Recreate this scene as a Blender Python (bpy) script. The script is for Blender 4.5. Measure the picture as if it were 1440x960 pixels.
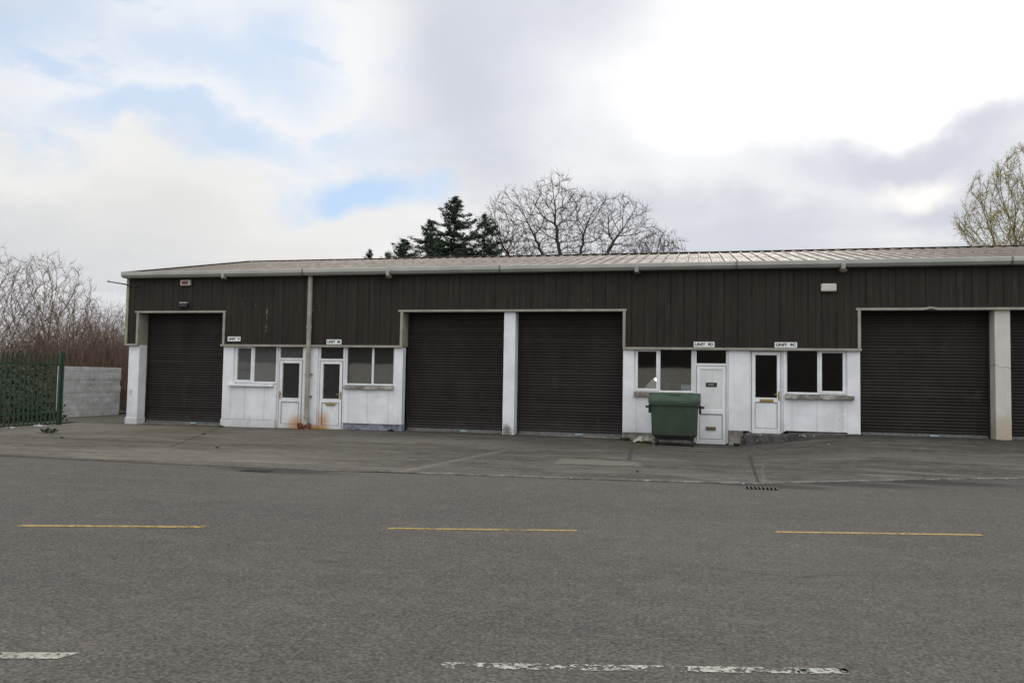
import bpy, math, random
from math import radians, sin, cos, pi, sqrt, floor
from mathutils import Vector, Matrix
import numpy as np

for o in list(bpy.data.objects):
    bpy.data.objects.remove(o)
S = bpy.context.scene
COL = S.collection
rnd = random.Random(7)

# ------------------------------------------------------------------ camera
cam = bpy.data.cameras.new('camera')
cam.sensor_width = 36.0
cam.lens = 27.5
cam.clip_start = 0.05
cam.clip_end = 3000
camo = bpy.data.objects.new('camera', cam)
COL.objects.link(camo)
yaw, pit, rol = 0.23160793, 0.05024868, 0.01725428
right = Vector((cos(yaw), sin(yaw), 0)); fwd = Vector((-sin(yaw), cos(yaw), 0)); up = Vector((0, 0, 1))
f2 = fwd*cos(pit)+up*sin(pit); u2 = -fwd*sin(pit)+up*cos(pit)
r3 = right*cos(rol)+u2*sin(rol); u3 = -right*sin(rol)+u2*cos(rol)
M = Matrix((r3, u3, -f2)).transposed().to_4x4()
M.translation = Vector((0, 0, 1.5))
camo.matrix_world = M
S.camera = camo

# ------------------------------------------------------------------ view
S.view_settings.view_transform = 'Standard'
S.view_settings.look = 'None'
S.view_settings.exposure = 0.0
S.view_settings.gamma = 1.0

# ------------------------------------------------------------------ node helper
class NT:
    def __init__(self, tree):
        self.t = tree; self.n = tree.nodes; self.l = tree.links
    def new(self, ty, **kw):
        nd = self.n.new(ty)
        for k, v in kw.items():
            setattr(nd, k, v)
        return nd
    def put(self, sock, v):
        if isinstance(v, bpy.types.NodeSocket):
            self.l.new(v, sock)
        elif v is not None:
            sock.default_value = v
    def math(self, op, a, b=None, c=None, clamp=False):
        nd = self.new('ShaderNodeMath', operation=op, use_clamp=clamp)
        for i, v in enumerate((a, b, c)):
            if v is not None:
                self.put(nd.inputs[i], v)
        return nd.outputs[0]
    def vmath(self, op, a, b=None):
        nd = self.new('ShaderNodeVectorMath', operation=op)
        self.put(nd.inputs[0], a)
        if b is not None:
            self.put(nd.inputs[1], b)
        return nd.outputs[0]
    def noise(self, vec, scale, detail=4, rough=0.55, w=None, dist=0.0):
        nd = self.new('ShaderNodeTexNoise')
        self.put(nd.inputs['Vector'], vec)
        nd.inputs['Scale'].default_value = scale
        nd.inputs['Detail'].default_value = detail
        nd.inputs['Roughness'].default_value = rough
        nd.inputs['Distortion'].default_value = dist
        return nd.outputs['Fac']
    def mapr(self, v, a, b, c=0.0, d=1.0, smooth=True):
        nd = self.new('ShaderNodeMapRange', interpolation_type='SMOOTHSTEP' if smooth else 'LINEAR')
        self.put(nd.inputs['Value'], v)
        nd.inputs['From Min'].default_value = a; nd.inputs['From Max'].default_value = b
        nd.inputs['To Min'].default_value = c; nd.inputs['To Max'].default_value = d
        return nd.outputs['Result']
    def mix(self, f, a, b, mode='MIX'):
        nd = self.new('ShaderNodeMix', data_type='RGBA', blend_type=mode)
        self.put(nd.inputs[0], f)
        for i, v in ((6, a), (7, b)):
            if not isinstance(v, bpy.types.NodeSocket) and len(v) == 3:
                v = (*v, 1)
            self.put(nd.inputs[i], v)
        return nd.outputs[2]
    def sep(self, v):
        nd = self.new('ShaderNodeSeparateXYZ'); self.put(nd.inputs[0], v); return nd.outputs
    def comb(self, x, y, z):
        nd = self.new('ShaderNodeCombineXYZ')
        self.put(nd.inputs[0], x); self.put(nd.inputs[1], y); self.put(nd.inputs[2], z); return nd.outputs[0]
    def scale(self, v, x, y, z):
        return self.vmath('MULTIPLY', v, (x, y, z))

# ------------------------------------------------------------------ world: sky with a broken cloud deck
SUN_AZ, SUN_EL = 6.0, 33.0
W = bpy.data.worlds.new('World'); S.world = W; W.use_nodes = True
T = NT(W.node_tree)
for n in list(T.n): T.n.remove(n)
out = T.new('ShaderNodeOutputWorld'); bg = T.new('ShaderNodeBackground')
bg.inputs['Strength'].default_value = 0.1
T.l.new(bg.outputs[0], out.inputs[0])
sky = T.new('ShaderNodeTexSky', sky_type='NISHITA')
sky.sun_disc = False
sky.sun_elevation = radians(SUN_EL); sky.sun_rotation = radians(SUN_AZ)
gen = T.new('ShaderNodeTexCoord').outputs['Generated']
vx, vy, vz = T.sep(gen)
azr = T.math('DEGREES', T.math('ARCTAN2', vx, vy))
elr = T.math('DEGREES', T.math('ARCSINE', vz))
zz = T.math('ADD', T.math('MAXIMUM', vz, 0.0), 0.09)
deck = T.comb(T.math('DIVIDE', vx, zz), T.math('DIVIDE', vy, zz), 0.37)
w1 = T.math('SUBTRACT', T.noise(gen, 4.2, 6, 0.50), 0.5)
w2 = T.math('SUBTRACT', T.noise(T.vmath('ADD', gen, (3.1, 1.7, 9.2)), 5.5, 6, 0.50), 0.5)
az = T.math('MULTIPLY_ADD', w1, 22.0, azr)
el = T.math('MULTIPLY_ADD', w2, 13.0, elr)
def blob(a, e, wa, we, soft=0.5):
    dx = T.math('DIVIDE', T.math('SUBTRACT', az, a), wa)
    dy = T.math('DIVIDE', T.math('SUBTRACT', el, e), we)
    d = T.math('SQRT', T.math('ADD', T.math('MULTIPLY', dx, dx), T.math('MULTIPLY', dy, dy)))
    return T.mapr(d, 1+soft, 1-soft, 0, 1)
cl1 = T.noise(deck, 0.75, 8, 0.55, dist=0.3)
cl2 = T.noise(T.scale(deck, 0.8, 1.3, 1.0), 2.2, 7, 0.55)
tone = T.mapr(T.math('ADD', T.math('MULTIPLY', cl1, 0.75), T.math('MULTIPLY', cl2, 0.25)), 0.36, 0.64)
cloud = T.mix(tone, (6.2, 6.45, 7.0), (9.3, 9.3, 9.35))
for (b, colr, amt) in (
        (blob(-41, 19.5, 9, 6, 0.7), (8.6, 9.0, 9.6), 0.7),
        (blob(-30, 20, 12, 7, 0.7), (9.4, 9.5, 9.7), 0.8),
        (blob(-42, 12.5, 12, 2.6, 0.8), (8.9, 8.8, 8.5), 0.9),
        (blob(-45, 8.0, 13, 2.6, 0.8), (6.2, 6.4, 6.7), 0.85),
        (blob(-32, 9.2, 14, 3.0, 0.8), (8.3, 8.2, 8.0), 0.75),
        (blob(-13, 21.5, 8, 6.5, 0.85), (5.9, 6.2, 7.2), 0.88),
        (blob(-12, 11.5, 7, 3.5, 0.8), (8.8, 8.7, 8.8), 0.7),
        (blob(8, 21.0, 14.5, 8.0, 0.9), (12.2, 12.1, 11.9), 0.92),
        (blob(20, 20.5, 9, 5.5, 0.7), (12.5, 12.4, 12.2), 0.85),
        (blob(15, 15.0, 10, 1.8, 0.7), (6.0, 6.2, 7.1), 0.85),
        (blob(19, 11.6, 9, 1.7, 0.7), (6.1, 6.3, 7.1), 0.8),
        (blob(14, 13.0, 3.2, 0.9, 0.9), (11.5, 11.0, 10.4), 0.8),
        (blob(2, 10.5, 8, 2.4, 0.8), (6.4, 6.6, 7.3), 0.75)):
    cloud = T.mix(T.math('MULTIPLY', b, amt), cloud, (*colr, 1))
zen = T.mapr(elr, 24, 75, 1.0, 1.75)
zen = T.math('MULTIPLY', zen, T.mapr(vy, 0.15, -0.5, 1.0, 1.55))  # sky behind the camera brightened to lift the facade
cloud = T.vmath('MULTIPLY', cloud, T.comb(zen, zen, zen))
hole = T.math('MAXIMUM', blob(-25.0, 13.7, 5.2, 1.7, 0.6), T.math('MULTIPLY', blob(-36, 16.6, 6.5, 1.1, 0.7), 0.65))
hole = T.math('MAXIMUM', hole, T.math('MULTIPLY', blob(-36.5, 21.5, 5.5, 2.2, 0.9), 0.6))
hole = T.math('MAXIMUM', hole, T.math('MULTIPLY', blob(-47.5, 22.2, 4.0, 2.2, 0.9), 0.6))
lace = T.mapr(T.noise(T.scale(gen, 1, 1, 2.2), 7.5, 6, 0.58), 0.47, 0.66)
lace = T.math('MULTIPLY', T.math('MULTIPLY', lace, blob(-38, 20.0, 15, 6.0, 0.6)), 0.62)
hole = T.math('MAXIMUM', T.math('MULTIPLY', hole, 0.95), lace)
blue = T.mix(0.78, sky.outputs[0], (5.2, 7.2, 10.0))
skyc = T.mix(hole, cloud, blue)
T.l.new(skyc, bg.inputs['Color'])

# ------------------------------------------------------------------ sun behind thin cloud, behind the terrace
sl = bpy.data.lights.new('sun', 'SUN'); sl.energy = 0.7; sl.angle = radians(14); sl.color = (1.0, 0.95, 0.87)
so = bpy.data.objects.new('sun', sl); COL.objects.link(so)
sd = Vector((sin(radians(SUN_AZ))*cos(radians(SUN_EL)), cos(radians(SUN_AZ))*cos(radians(SUN_EL)), sin(radians(SUN_EL))))
so.rotation_euler = sd.to_track_quat('Z', 'Y').to_euler(); so.location = sd*80

# ------------------------------------------------------------------ mesh helpers
class MB:
    def __init__(self): self.v = []; self.f = []
    def add(self, vs, fs):
        b = len(self.v); self.v += [tuple(p) for p in vs]; self.f += [tuple(i+b for i in q) for q in fs]
    def box(self, x0, x1, y0, y1, z0, z1):
        self.add([(x0,y0,z0),(x1,y0,z0),(x1,y1,z0),(x0,y1,z0),(x0,y0,z1),(x1,y0,z1),(x1,y1,z1),(x0,y1,z1)],
                 [(0,3,2,1),(4,5,6,7),(0,1,5,4),(1,2,6,5),(2,3,7,6),(3,0,4,7)]); return self
    def prism_x(self, prof, x0, x1, caps=True):        # prof: (y,z) polygon, counter-clockwise seen from +x
        n = len(prof)
        self.add([(x0,y,z) for y,z in prof]+[(x1,y,z) for y,z in prof],
                 [(i,(i+1)%n,(i+1)%n+n,i+n) for i in range(n)]+([tuple(range(n))[::-1], tuple(range(n,2*n))] if caps else [])); return self
    def strip(self, prof, a, b, closed=False):         # prof points swept between functions a(p), b(p)
        n = len(prof)
        self.add([a(p) for p in prof]+[b(p) for p in prof],
                 [(i,i+1,i+1+n,i+n) for i in range(n-1)]); return self
    def cyl(self, p0, p1, r0, r1=None, n=12, caps=True):
        if r1 is None: r1 = r0
        p0 = Vector(p0); p1 = Vector(p1); d = (p1-p0).normalized()
        a = d.orthogonal().normalized(); b = d.cross(a)
        vs = []
        for p, r in ((p0, r0), (p1, r1)):
            for i in range(n):
                t = 2*pi*i/n; vs.append(p+a*cos(t)*r+b*sin(t)*r)
        fs = [(i,(i+1)%n,(i+1)%n+n,i+n) for i in range(n)]
        if caps: fs += [tuple(range(n))[::-1], tuple(range(n,2*n))]
        self.add(vs, fs); return self
    def build(self, name, mat, parent=None, bevel=0.0, smooth=False):
        me = bpy.data.meshes.new(name); me.from_pydata(self.v, [], self.f); me.update()
        if mat: me.materials.append(mat)
        o = bpy.data.objects.new(name, me); COL.objects.link(o)
        if smooth:
            me.polygons.foreach_set('use_smooth', [True]*len(me.polygons))
        if parent:
            o.parent = parent
            q = parent; loc = Vector((0,0,0))
            while q is not None:
                loc = loc+Vector(q.location) if q.type == 'EMPTY' else loc
                q = q.parent
            if parent.type == 'EMPTY':
                o.matrix_parent_inverse = Matrix.Translation(-loc)
        if bevel:
            m = o.modifiers.new('bevel', 'BEVEL'); m.width = bevel; m.segments = 2; m.limit_method = 'ANGLE'; m.angle_limit = radians(40)
        return o

def boxes(name, lst, mat, parent, bevel=0.0):
    return [MB().box(*b_).build(name, mat, parent, bevel=bevel) for b_ in lst]
def tag(o, label=None, cat=None, group=None, kind=None):
    if label: o['label'] = label
    if cat: o['category'] = cat
    if group: o['group'] = group
    if kind: o['kind'] = kind
    return o
def empty(name, loc, label=None, cat=None, group=None):
    o = bpy.data.objects.new(name, None); COL.objects.link(o); o.location = loc; o.empty_display_size = 0.3
    return tag(o, label, cat, group)

# ------------------------------------------------------------------ materials
def material(name, fn, rough=0.7, metal=0.0, spec=0.5):
    m = bpy.data.materials.new(name); m.use_nodes = True
    t = NT(m.node_tree); p = m.node_tree.nodes['Principled BSDF']
    p.inputs['Roughness'].default_value = rough; p.inputs['Metallic'].default_value = metal
    p.inputs['Specular IOR Level'].default_value = spec
    t.p = p
    t.co = t.new('ShaderNodeTexCoord').outputs['Object']
    c = fn(t)
    if c is not None: t.put(p.inputs['Base Color'], c if isinstance(c, bpy.types.NodeSocket) else (*c, 1))
    return m
def bump(t, h, strength=0.3, dist=0.01):
    b = t.new('ShaderNodeBump'); b.inputs['Strength'].default_value = strength; b.inputs['Distance'].default_value = dist
    t.put(b.inputs['Height'], h); t.l.new(b.outputs[0], t.p.inputs['Normal'])
def simple(name, c, var=0.12, scale=6, rough=0.7, metal=0.0, spec=0.5, bs=0.0):
    def fn(t):
        n = t.noise(t.co, scale, 6, 0.6)
        lo = tuple(x*(1-var) for x in c); hi = tuple(min(1, x*(1+var)) for x in c)
        if bs: bump(t, t.noise(t.co, scale*8, 4), bs, 0.005)
        return t.mix(t.mapr(n, 0.3, 0.7), lo, hi)
    return material(name, fn, rough, metal, spec)

def ellip(t, x, z, cx, cz, rx, rz, soft=0.6):
    dx = t.math('DIVIDE', t.math('SUBTRACT', x, cx), rx); dz = t.math('DIVIDE', t.math('SUBTRACT', z, cz), rz)
    d = t.math('SQRT', t.math('ADD', t.math('MULTIPLY', dx, dx), t.math('MULTIPLY', dz, dz)))
    return t.mapr(d, 1+soft, 1-soft)
RUST = [(-11.2, 0.18, 0.20, 0.17), (-11.0, 0.03, 0.35, 0.07), (-10.36, 0.24, 0.15, 0.24), (-10.5, 0.03, 0.3, 0.08)]
def white_paint(name, base=(0.66, 0.68, 0.71), rough=0.6, dirt=1.0, extra=None):
    def fn(t):
        x, y, z = t.sep(t.co)
        n = t.noise(t.co, 2.2, 7, 0.62)
        fine = t.noise(t.co, 22, 5, 0.6)
        streak = t.noise(t.scale(t.co, 9, 9, 0.7), 1.0, 5, 0.6)
        c = t.mix(t.mapr(n, 0.35, 0.68), tuple(v*0.86 for v in base), base)
        c = t.mix(t.math('MULTIPLY', t.mapr(streak, 0.56, 0.78), 0.30*dirt), c, (0.36, 0.34, 0.30))
        zz = t.math('MULTIPLY_ADD', t.math('SUBTRACT', t.noise(t.scale(t.co, 3, 3, 1.4), 1.6, 6, 0.65), 0.5), 0.9, z)
        c = t.mix(t.math('MULTIPLY', t.mapr(zz, 0.42, 0.02), 0.55*dirt), c, (0.27, 0.25, 0.21))
        c = t.mix(t.math('MULTIPLY', t.mapr(fine, 0.62, 0.75), 0.25*dirt), c, (0.38, 0.37, 0.34))
        nn = t.math('MULTIPLY_ADD', t.math('SUBTRACT', fine, 0.5), 0.3, x)
        nz = t.math('MULTIPLY_ADD', t.math('SUBTRACT', n, 0.5), 0.35, z)
        for (cx, cz, rx, rz) in RUST:
            c = t.mix(t.math('MULTIPLY', ellip(t, nn, nz, cx, cz, rx, rz, 0.95), 0.8), c, (0.50, 0.24, 0.05))
        if extra: c = extra(t, x, z, nn, nz, fine, c)
        bump(t, t.noise(t.co, 40, 4), 0.12, 0.004)
        return c
    return material(name, fn, rough)
def wall_extra(t, x, z, nn, nz, fine, c):
    # moulded patch at the foot of the middle column, damp stains right of the last window, brown foot of right column
    for (cx, cz, rx, rz, col_, a) in ((-4.93, 0.14, 0.13, 0.16, (0.14, 0.13, 0.10), 0.9), (3.47, 0.75, 0.05, 0.4, (0.45, 0.44, 0.42), 0.45),
                                      (3.3, 0.55, 0.25, 0.25, (0.55, 0.53, 0.50), 0.35),
                                      (-16.7, 0.95, 0.06, 0.12, (0.35, 0.35, 0.36), 0.6), (7.02, 0.45, 0.22, 0.30, (0.36, 0.27, 0.17), 0.7)):
        c = t.mix(t.math('MULTIPLY', ellip(t, nn, nz, cx, cz, rx, rz, 0.5), a), c, col_)
    return c
M_wall = white_paint('painted_wall', (0.80, 0.81, 0.83), dirt=0.55, extra=wall_extra)
def cream_extra(t, x, z, nn, nz, fine, c):
    c = t.mix(t.math('MULTIPLY', ellip(t, nn, nz, 7.02, 0.45, 0.24, 0.35, 0.6), 0.6), c, (0.36, 0.27, 0.17))
    crack = t.mapr(t.math('ABSOLUTE', t.math('SUBTRACT', nz, t.math('MULTIPLY_ADD', x, -0.12, 2.86))), 0.014, 0.004)
    return t.mix(t.math('MULTIPLY', crack, 0.7), c, (0.12, 0.11, 0.10))
M_cream = white_paint('cream_wall', (0.60, 0.58, 0.50), extra=cream_extra)
M_jointstrip = white_paint('joint_cover_paint', (0.70, 0.71, 0.72), dirt=0.6)
M_gap = simple('shadow_gap_seal', (0.10, 0.10, 0.10), 0.2, 9, 0.8)
M_upvc = white_paint('white_upvc', (0.80, 0.81, 0.81), 0.35, 0.3)
def plinth_fn(base):
    def fn(t):
        n = t.noise(t.co, 3.5, 7, 0.65); m = t.noise(t.co, 12, 5)
        c = t.mix(t.mapr(n, 0.4, 0.6), base, tuple(v*0.45 for v in base))
        c = t.mix(t.mapr(m, 0.6, 0.72), c, (0.5, 0.5, 0.48))
        bump(t, m, 0.4, 0.01)
        return c
    return fn
M_plinth = material('concrete_plinth', plinth_fn((0.30, 0.28, 0.24)), 0.85)
M_plinth_blue = material('blue_grey_plinth', plinth_fn((0.24, 0.26, 0.31)), 0.8)
M_sill = material('weathered_sill', plinth_fn((0.36, 0.34, 0.30)), 0.85)
M_sill_wood = material('brown_sill', plinth_fn((0.25, 0.205, 0.18)), 0.85)
M_step = material('dark_step', plinth_fn((0.085, 0.08, 0.075)), 0.9)
M_trim = simple('beige_flashing', (0.295, 0.28, 0.225), 0.18, 3, 0.55)
M_trim_green = simple('mossy_flashing', (0.27, 0.28, 0.17), 0.25, 4, 0.6)
M_gutter = simple('grey_gutter', (0.345, 0.35, 0.315), 0.12, 1.3, 0.5)
M_joint = simple('gutter_joint', (0.14, 0.14, 0.13), 0.2, 8, 0.6)

def clad_fn(t):
    x, y, z = t.sep(t.co)
    n = t.noise(t.scale(t.co, 1, 1, 0.35), 3.0, 6, 0.6)
    st = t.noise(t.scale(t.co, 14, 1, 0.8), 1.0, 5, 0.6)
    c = t.mix(t.mapr(n, 0.3, 0.7), (0.0185, 0.0147, 0.0112), (0.0295, 0.0235, 0.018))
    c = t.mix(t.math('MULTIPLY', t.mapr(st, 0.48, 0.72), 0.5), c, (0.052, 0.044, 0.035))
    vo = t.new('ShaderNodeTexVoronoi'); t.put(vo.inputs['Vector'], t.scale(t.co, 1, 1, 0.3)); vo.inputs['Scale'].default_value = 3.0
    c = t.mix(t.mapr(vo.outputs['Distance'], 0.035, 0.01), c, (0.22, 0.21, 0.19))
    # scraped pale vertical marks left of the downpipe
    nx = t.math('MULTIPLY_ADD', t.math('SUBTRACT', t.noise(t.co, 9, 3), 0.5), 0.02, x)
    for (cx, z0, z1, a) in ((-12.17, 2.75, 3.55, 0.6), (-12.55, 3.5, 3.68, 0.3), (-13.0, 3.45, 3.7, 0.3)):
        line = t.mapr(t.math('ABSOLUTE', t.math('SUBTRACT', nx, cx)), 0.022, 0.006)
        rng = t.math('MULTIPLY', t.mapr(z, z0, z0+0.1), t.mapr(z, z1, z1-0.08))
        br = t.mapr(t.noise(t.co, 14, 3), 0.42, 0.58)
        c = t.mix(t.math('MULTIPLY', t.math('MULTIPLY', t.math('MULTIPLY', line, rng), br), a), c, (0.35, 0.34, 0.31))
    t.put(t.p.inputs['Roughness'], t.mapr(n, 0.3, 0.7, 0.5, 0.68))
    return c
M_clad = material('brown_cladding', clad_fn, 0.58, spec=0.18)
def shutter_fn(t):
    x, y, z = t.sep(t.co)
    n = t.noise(t.scale(t.co, 1, 1, 0.5), 1.6, 6, 0.6)
    row = t.noise(t.scale(t.co, 0.12, 1, 13.3), 1.0, 2, 0.5)
    c = t.mix(t.mapr(n, 0.3, 0.7), (0.0165, 0.0133, 0.0115), (0.027, 0.0222, 0.0195))
    c = t.mix(t.math('MULTIPLY', t.mapr(row, 0.4, 0.7), 0.35), c, (0.05, 0.044, 0.039))
    c = t.mix(t.math('MULTIPLY', t.mapr(t.math('MULTIPLY_ADD', t.noise(t.co, 5, 5), 0.5, z), 0.75, 0.25), 0.5), c, (0.07, 0.066, 0.06))
    sc = t.noise(t.scale(t.co, 1.6, 1, 0.5), 2.0, 7, 0.7)
    c = t.mix(t.math('MULTIPLY', t.mapr(sc, 0.56, 0.7), 0.4), c, (0.065, 0.058, 0.050))
    return c
M_shutter = material('brown_shutter', shutter_fn, 0.55, spec=0.18)
M_rail = simple('shutter_bottom_rail', (0.13, 0.13, 0.125), 0.3, 9, 0.5)
M_tag = simple('blue_lock_plate', (0.35, 0.55, 0.62), 0.1, 9, 0.4)
def roof_fn(t):
    n = t.noise(t.co, 0.7, 6, 0.6); m = t.noise(t.scale(t.co, 3, 0.6, 1), 2.0, 6, 0.65)
    c = t.mix(t.mapr(n, 0.3, 0.7), (0.125, 0.098, 0.074), (0.20, 0.158, 0.122))
    c = t.mix(t.math('MULTIPLY', t.mapr(m, 0.5, 0.7), 0.5), c, (0.28, 0.24, 0.20))
    t.put(t.p.inputs['Roughness'], t.mapr(m, 0.3, 0.7, 0.42, 0.62))
    return c
M_roof = material('weathered_roof_sheet', roof_fn, 0.42, spec=0.3)

def glass_mat(name, tint=(0.9, 0.93, 0.92), milky=0.0):
    m = bpy.data.materials.new(name); m.use_nodes = True
    t = NT(m.node_tree)
    for n in list(t.n): t.n.remove(n)
    o = t.new('ShaderNodeOutputMaterial'); tr = t.new('ShaderNodeBsdfTransparent'); gl = t.new('ShaderNodeBsdfGlossy')
    tr.inputs['Color'].default_value = (*tint, 1); gl.inputs['Roughness'].default_value = 0.03
    co = t.new('ShaderNodeTexCoord').outputs['Object']
    b = t.new('ShaderNodeBump'); b.inputs['Strength'].default_value = 0.03; b.inputs['Distance'].default_value = 0.02
    t.put(b.inputs['Height'], t.noise(co, 1.4, 3)); t.l.new(b.outputs[0], gl.inputs['Normal'])
    fr = t.new('ShaderNodeFresnel'); fr.inputs['IOR'].default_value = 1.5
    fac = t.math('ADD', t.math('MULTIPLY', fr.outputs[0], 3.0), 0.12, clamp=True)
    mx = t.new('ShaderNodeMixShader'); t.put(mx.inputs[0], fac); t.l.new(tr.outputs[0], mx.inputs[1]); t.l.new(gl.outputs[0], mx.inputs[2])
    last = mx
    if milky:
        df = t.new('ShaderNodeBsdfDiffuse'); df.inputs['Color'].default_value = (0.26, 0.27, 0.26, 1)
        m2 = t.new('ShaderNodeMixShader'); m2.inputs[0].default_value = milky
        t.l.new(mx.outputs[0], m2.inputs[1]); t.l.new(df.outputs[0], m2.inputs[2]); last = m2
    t.l.new(last.outputs[0], o.inputs[0])
    return m
M_glass = glass_mat('window_glass')
M_glass_tint = glass_mat('greenish_glass', milky=0.10)
M_glass_milky = glass_mat('milky_glass', milky=0.28)  # grey diffuse layer mixed over the clear glass
M_brass = simple('brass', (0.36, 0.27, 0.11), 0.25, 20, 0.4, 0.6)
M_dark = simple('dark_plastic', (0.02, 0.02, 0.022), 0.2, 8, 0.5)
M_sign = simple('white_sign_plate', (0.74, 0.76, 0.74), 0.06, 8, 0.4)
M_ink = simple('black_lettering', (0.02, 0.02, 0.02), 0.1, 8, 0.6)
M_red = simple('red_panel', (0.15, 0.02, 0.03), 0.2, 12, 0.4)
M_offwhite = simple('offwhite_plastic', (0.52, 0.53, 0.46), 0.08, 6, 0.4)
M_lampgrey = simple('lamp_grey', (0.30, 0.30, 0.28), 0.2, 12, 0.5)
M_lampbrown = simple('lamp_brown_lens', (0.13, 0.10, 0.07), 0.3, 12, 0.35)
M_inner = simple('interior_plaster', (0.22, 0.21, 0.19), 0.1, 2, 0.9)
M_rustpot = simple('rusty_gully', (0.12, 0.045, 0.022), 0.45, 14, 0.85)

# ------------------------------------------------------------------ ground height and edge of the apron
BX = [(-200, 11.6), (-12.1, 11.6), (-8.9, 11.55), (-6.1, 11.65), (-3.9, 11.9), (-1.7, 12.1), (0.33, 12.35), (0.95, 12.5), (2.4, 13.35), (3.6, 14.0), (5.4, 14.9), (9, 16.2), (14, 17.0), (60, 17.2)]
FX = [(-200, 0.0), (-17, 0.0), (-13.5, 0.02), (-8, 0.06), (-4.75, 0.06), (-1.8, 0.03), (0.9, -0.03), (1.14, 0.01), (2.3, 0.15), (2.85, 0.24), (3.9, 0.32), (7.2, 0.32), (60, 0.33)]
def lerp(tab, x):
    for (a, p), (b, q) in zip(tab, tab[1:]):
        if a <= x <= b: return p+(q-p)*(x-a)/(b-a)
    return tab[-1][1]
yb = lambda x: lerp(BX, x)
zf = lambda x: lerp(FX, x)
def gz(x, y):
    b = yb(x); t = (y-b)/(20.5-b)
    t = max(0.0, min(1.0, t))
    e = 0.006 if x < -5 else 0.016
    return e+t*(zf(x)-e)

def ground_tex(t, c, moss=False):
    return c
def asphalt_fn(t):
    x, y, z = t.sep(t.co)
    big = t.noise(t.co, 0.22, 6, 0.6)
    mid = t.noise(t.scale(t.co, 0.5, 1.6, 1), 1.1, 6, 0.6)
    fine = t.noise(t.co, 55, 3, 0.7)
    agg = t.new('ShaderNodeTexVoronoi'); t.put(agg.inputs['Vector'], t.co); agg.inputs['Scale'].default_value = 70
    c = t.mix(t.mapr(big, 0.3, 0.7), (0.072, 0.067, 0.059), (0.110, 0.101, 0.088))
    c = t.mix(t.math('MULTIPLY', t.mapr(mid, 0.45, 0.72), 0.45), c, (0.135, 0.118, 0.099))
    # long darker tyre tracks running along the road
    u = t.math('MULTIPLY_ADD', x, -0.29, y)
    wob = t.math('MULTIPLY_ADD', t.math('SUBTRACT', t.noise(t.co, 0.35, 4), 0.5), 1.6, u)
    tr = t.math('MAXIMUM', t.mapr(t.math('ABSOLUTE', t.math('SUBTRACT', wob, 6.2)), 0.35, 0.05), t.mapr(t.math('ABSOLUTE', t.math('SUBTRACT', wob, 9.4)), 0.8, 0.1))
    c = t.mix(t.math('MULTIPLY', tr, 0.38), c, (0.060, 0.059, 0.054))
    # darker ravelled band close to the apron
    pat = t.mapr(t.noise(t.scale(t.co, 0.4, 1, 1), 1.4, 5, 0.65), 0.52, 0.68)
    c = t.mix(t.math('MULTIPLY', pat, 0.45), c, (0.058, 0.057, 0.053))
    rv = agg.outputs['Color']; rr = t.sep(rv)
    c = t.mix(t.math('MULTIPLY', t.mapr(rr[0], 0.55, 1.0), 0.5), c, (0.155, 0.146, 0.132))
    c = t.mix(t.math('MULTIPLY', t.mapr(rr[1], 0.6, 1.0), 0.5), c, (0.045, 0.044, 0.041))
    st = t.new('ShaderNodeTexVoronoi'); t.put(st.inputs['Vector'], t.co); st.inputs['Scale'].default_value = 9
    c = t.mix(t.mapr(st.outputs['Distance'], 0.075, 0.045), c, (0.30, 0.29, 0.26))
    for sc_, lo, hi, am in ((2.6, 0.5, 0.66, 0.22), (7.0, 0.5, 0.66, 0.32), (19.0, 0.5, 0.66, 0.5), (40.0, 0.48, 0.64, 0.75)):
        sp = t.noise(t.scale(t.co, 1, 1.25, 1), sc_, 4, 0.7)
        c = t.mix(t.math('MULTIPLY', t.mapr(sp, lo, hi), am), c, (0.048, 0.045, 0.041))
        c = t.mix(t.math('MULTIPLY', t.mapr(sp, 1-lo, 1-hi), am*0.8), c, (0.175, 0.160, 0.140))
    # thin cracks
    cr = t.new('ShaderNodeTexVoronoi', feature='DISTANCE_TO_EDGE'); t.put(cr.inputs['Vector'], t.vmath('ADD', t.co, t.scale(t.comb(mid, big, 0), 2.0, 2.0, 0))); cr.inputs['Scale'].default_value = 0.22
    c = t.mix(t.math('MULTIPLY', t.mapr(cr.outputs['Distance'], 0.004, 0.001), t.math('MULTIPLY', t.mapr(big, 0.45, 0.6), 0.5)), c, (0.035, 0.034, 0.032))
    # wet silt round the two drains
    for (cx, cy, rx, ry) in ((-6.5, 11.42, 1.0, 0.30), (1.15, 12.36, 0.8, 0.22), (2.3, 13.0, 1.0, 0.32), (3.6, 13.75, 1.2, 0.3)):
        c = t.mix(t.math('MULTIPLY', ellip(t, x, t.math('MULTIPLY_ADD', t.math('SUBTRACT', mid, 0.5), 0.3, y), cx, cy, rx, ry, 0.5), 0.75), c, (0.038, 0.035, 0.031))
    bump(t, t.math('ADD', t.math('MULTIPLY', fine, 0.6), t.math('MULTIPLY', agg.outputs['Distance'], 0.7)), 0.55, 0.012)
    return c
M_asphalt = material('worn_asphalt', asphalt_fn, 0.9, spec=0.14)

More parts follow.
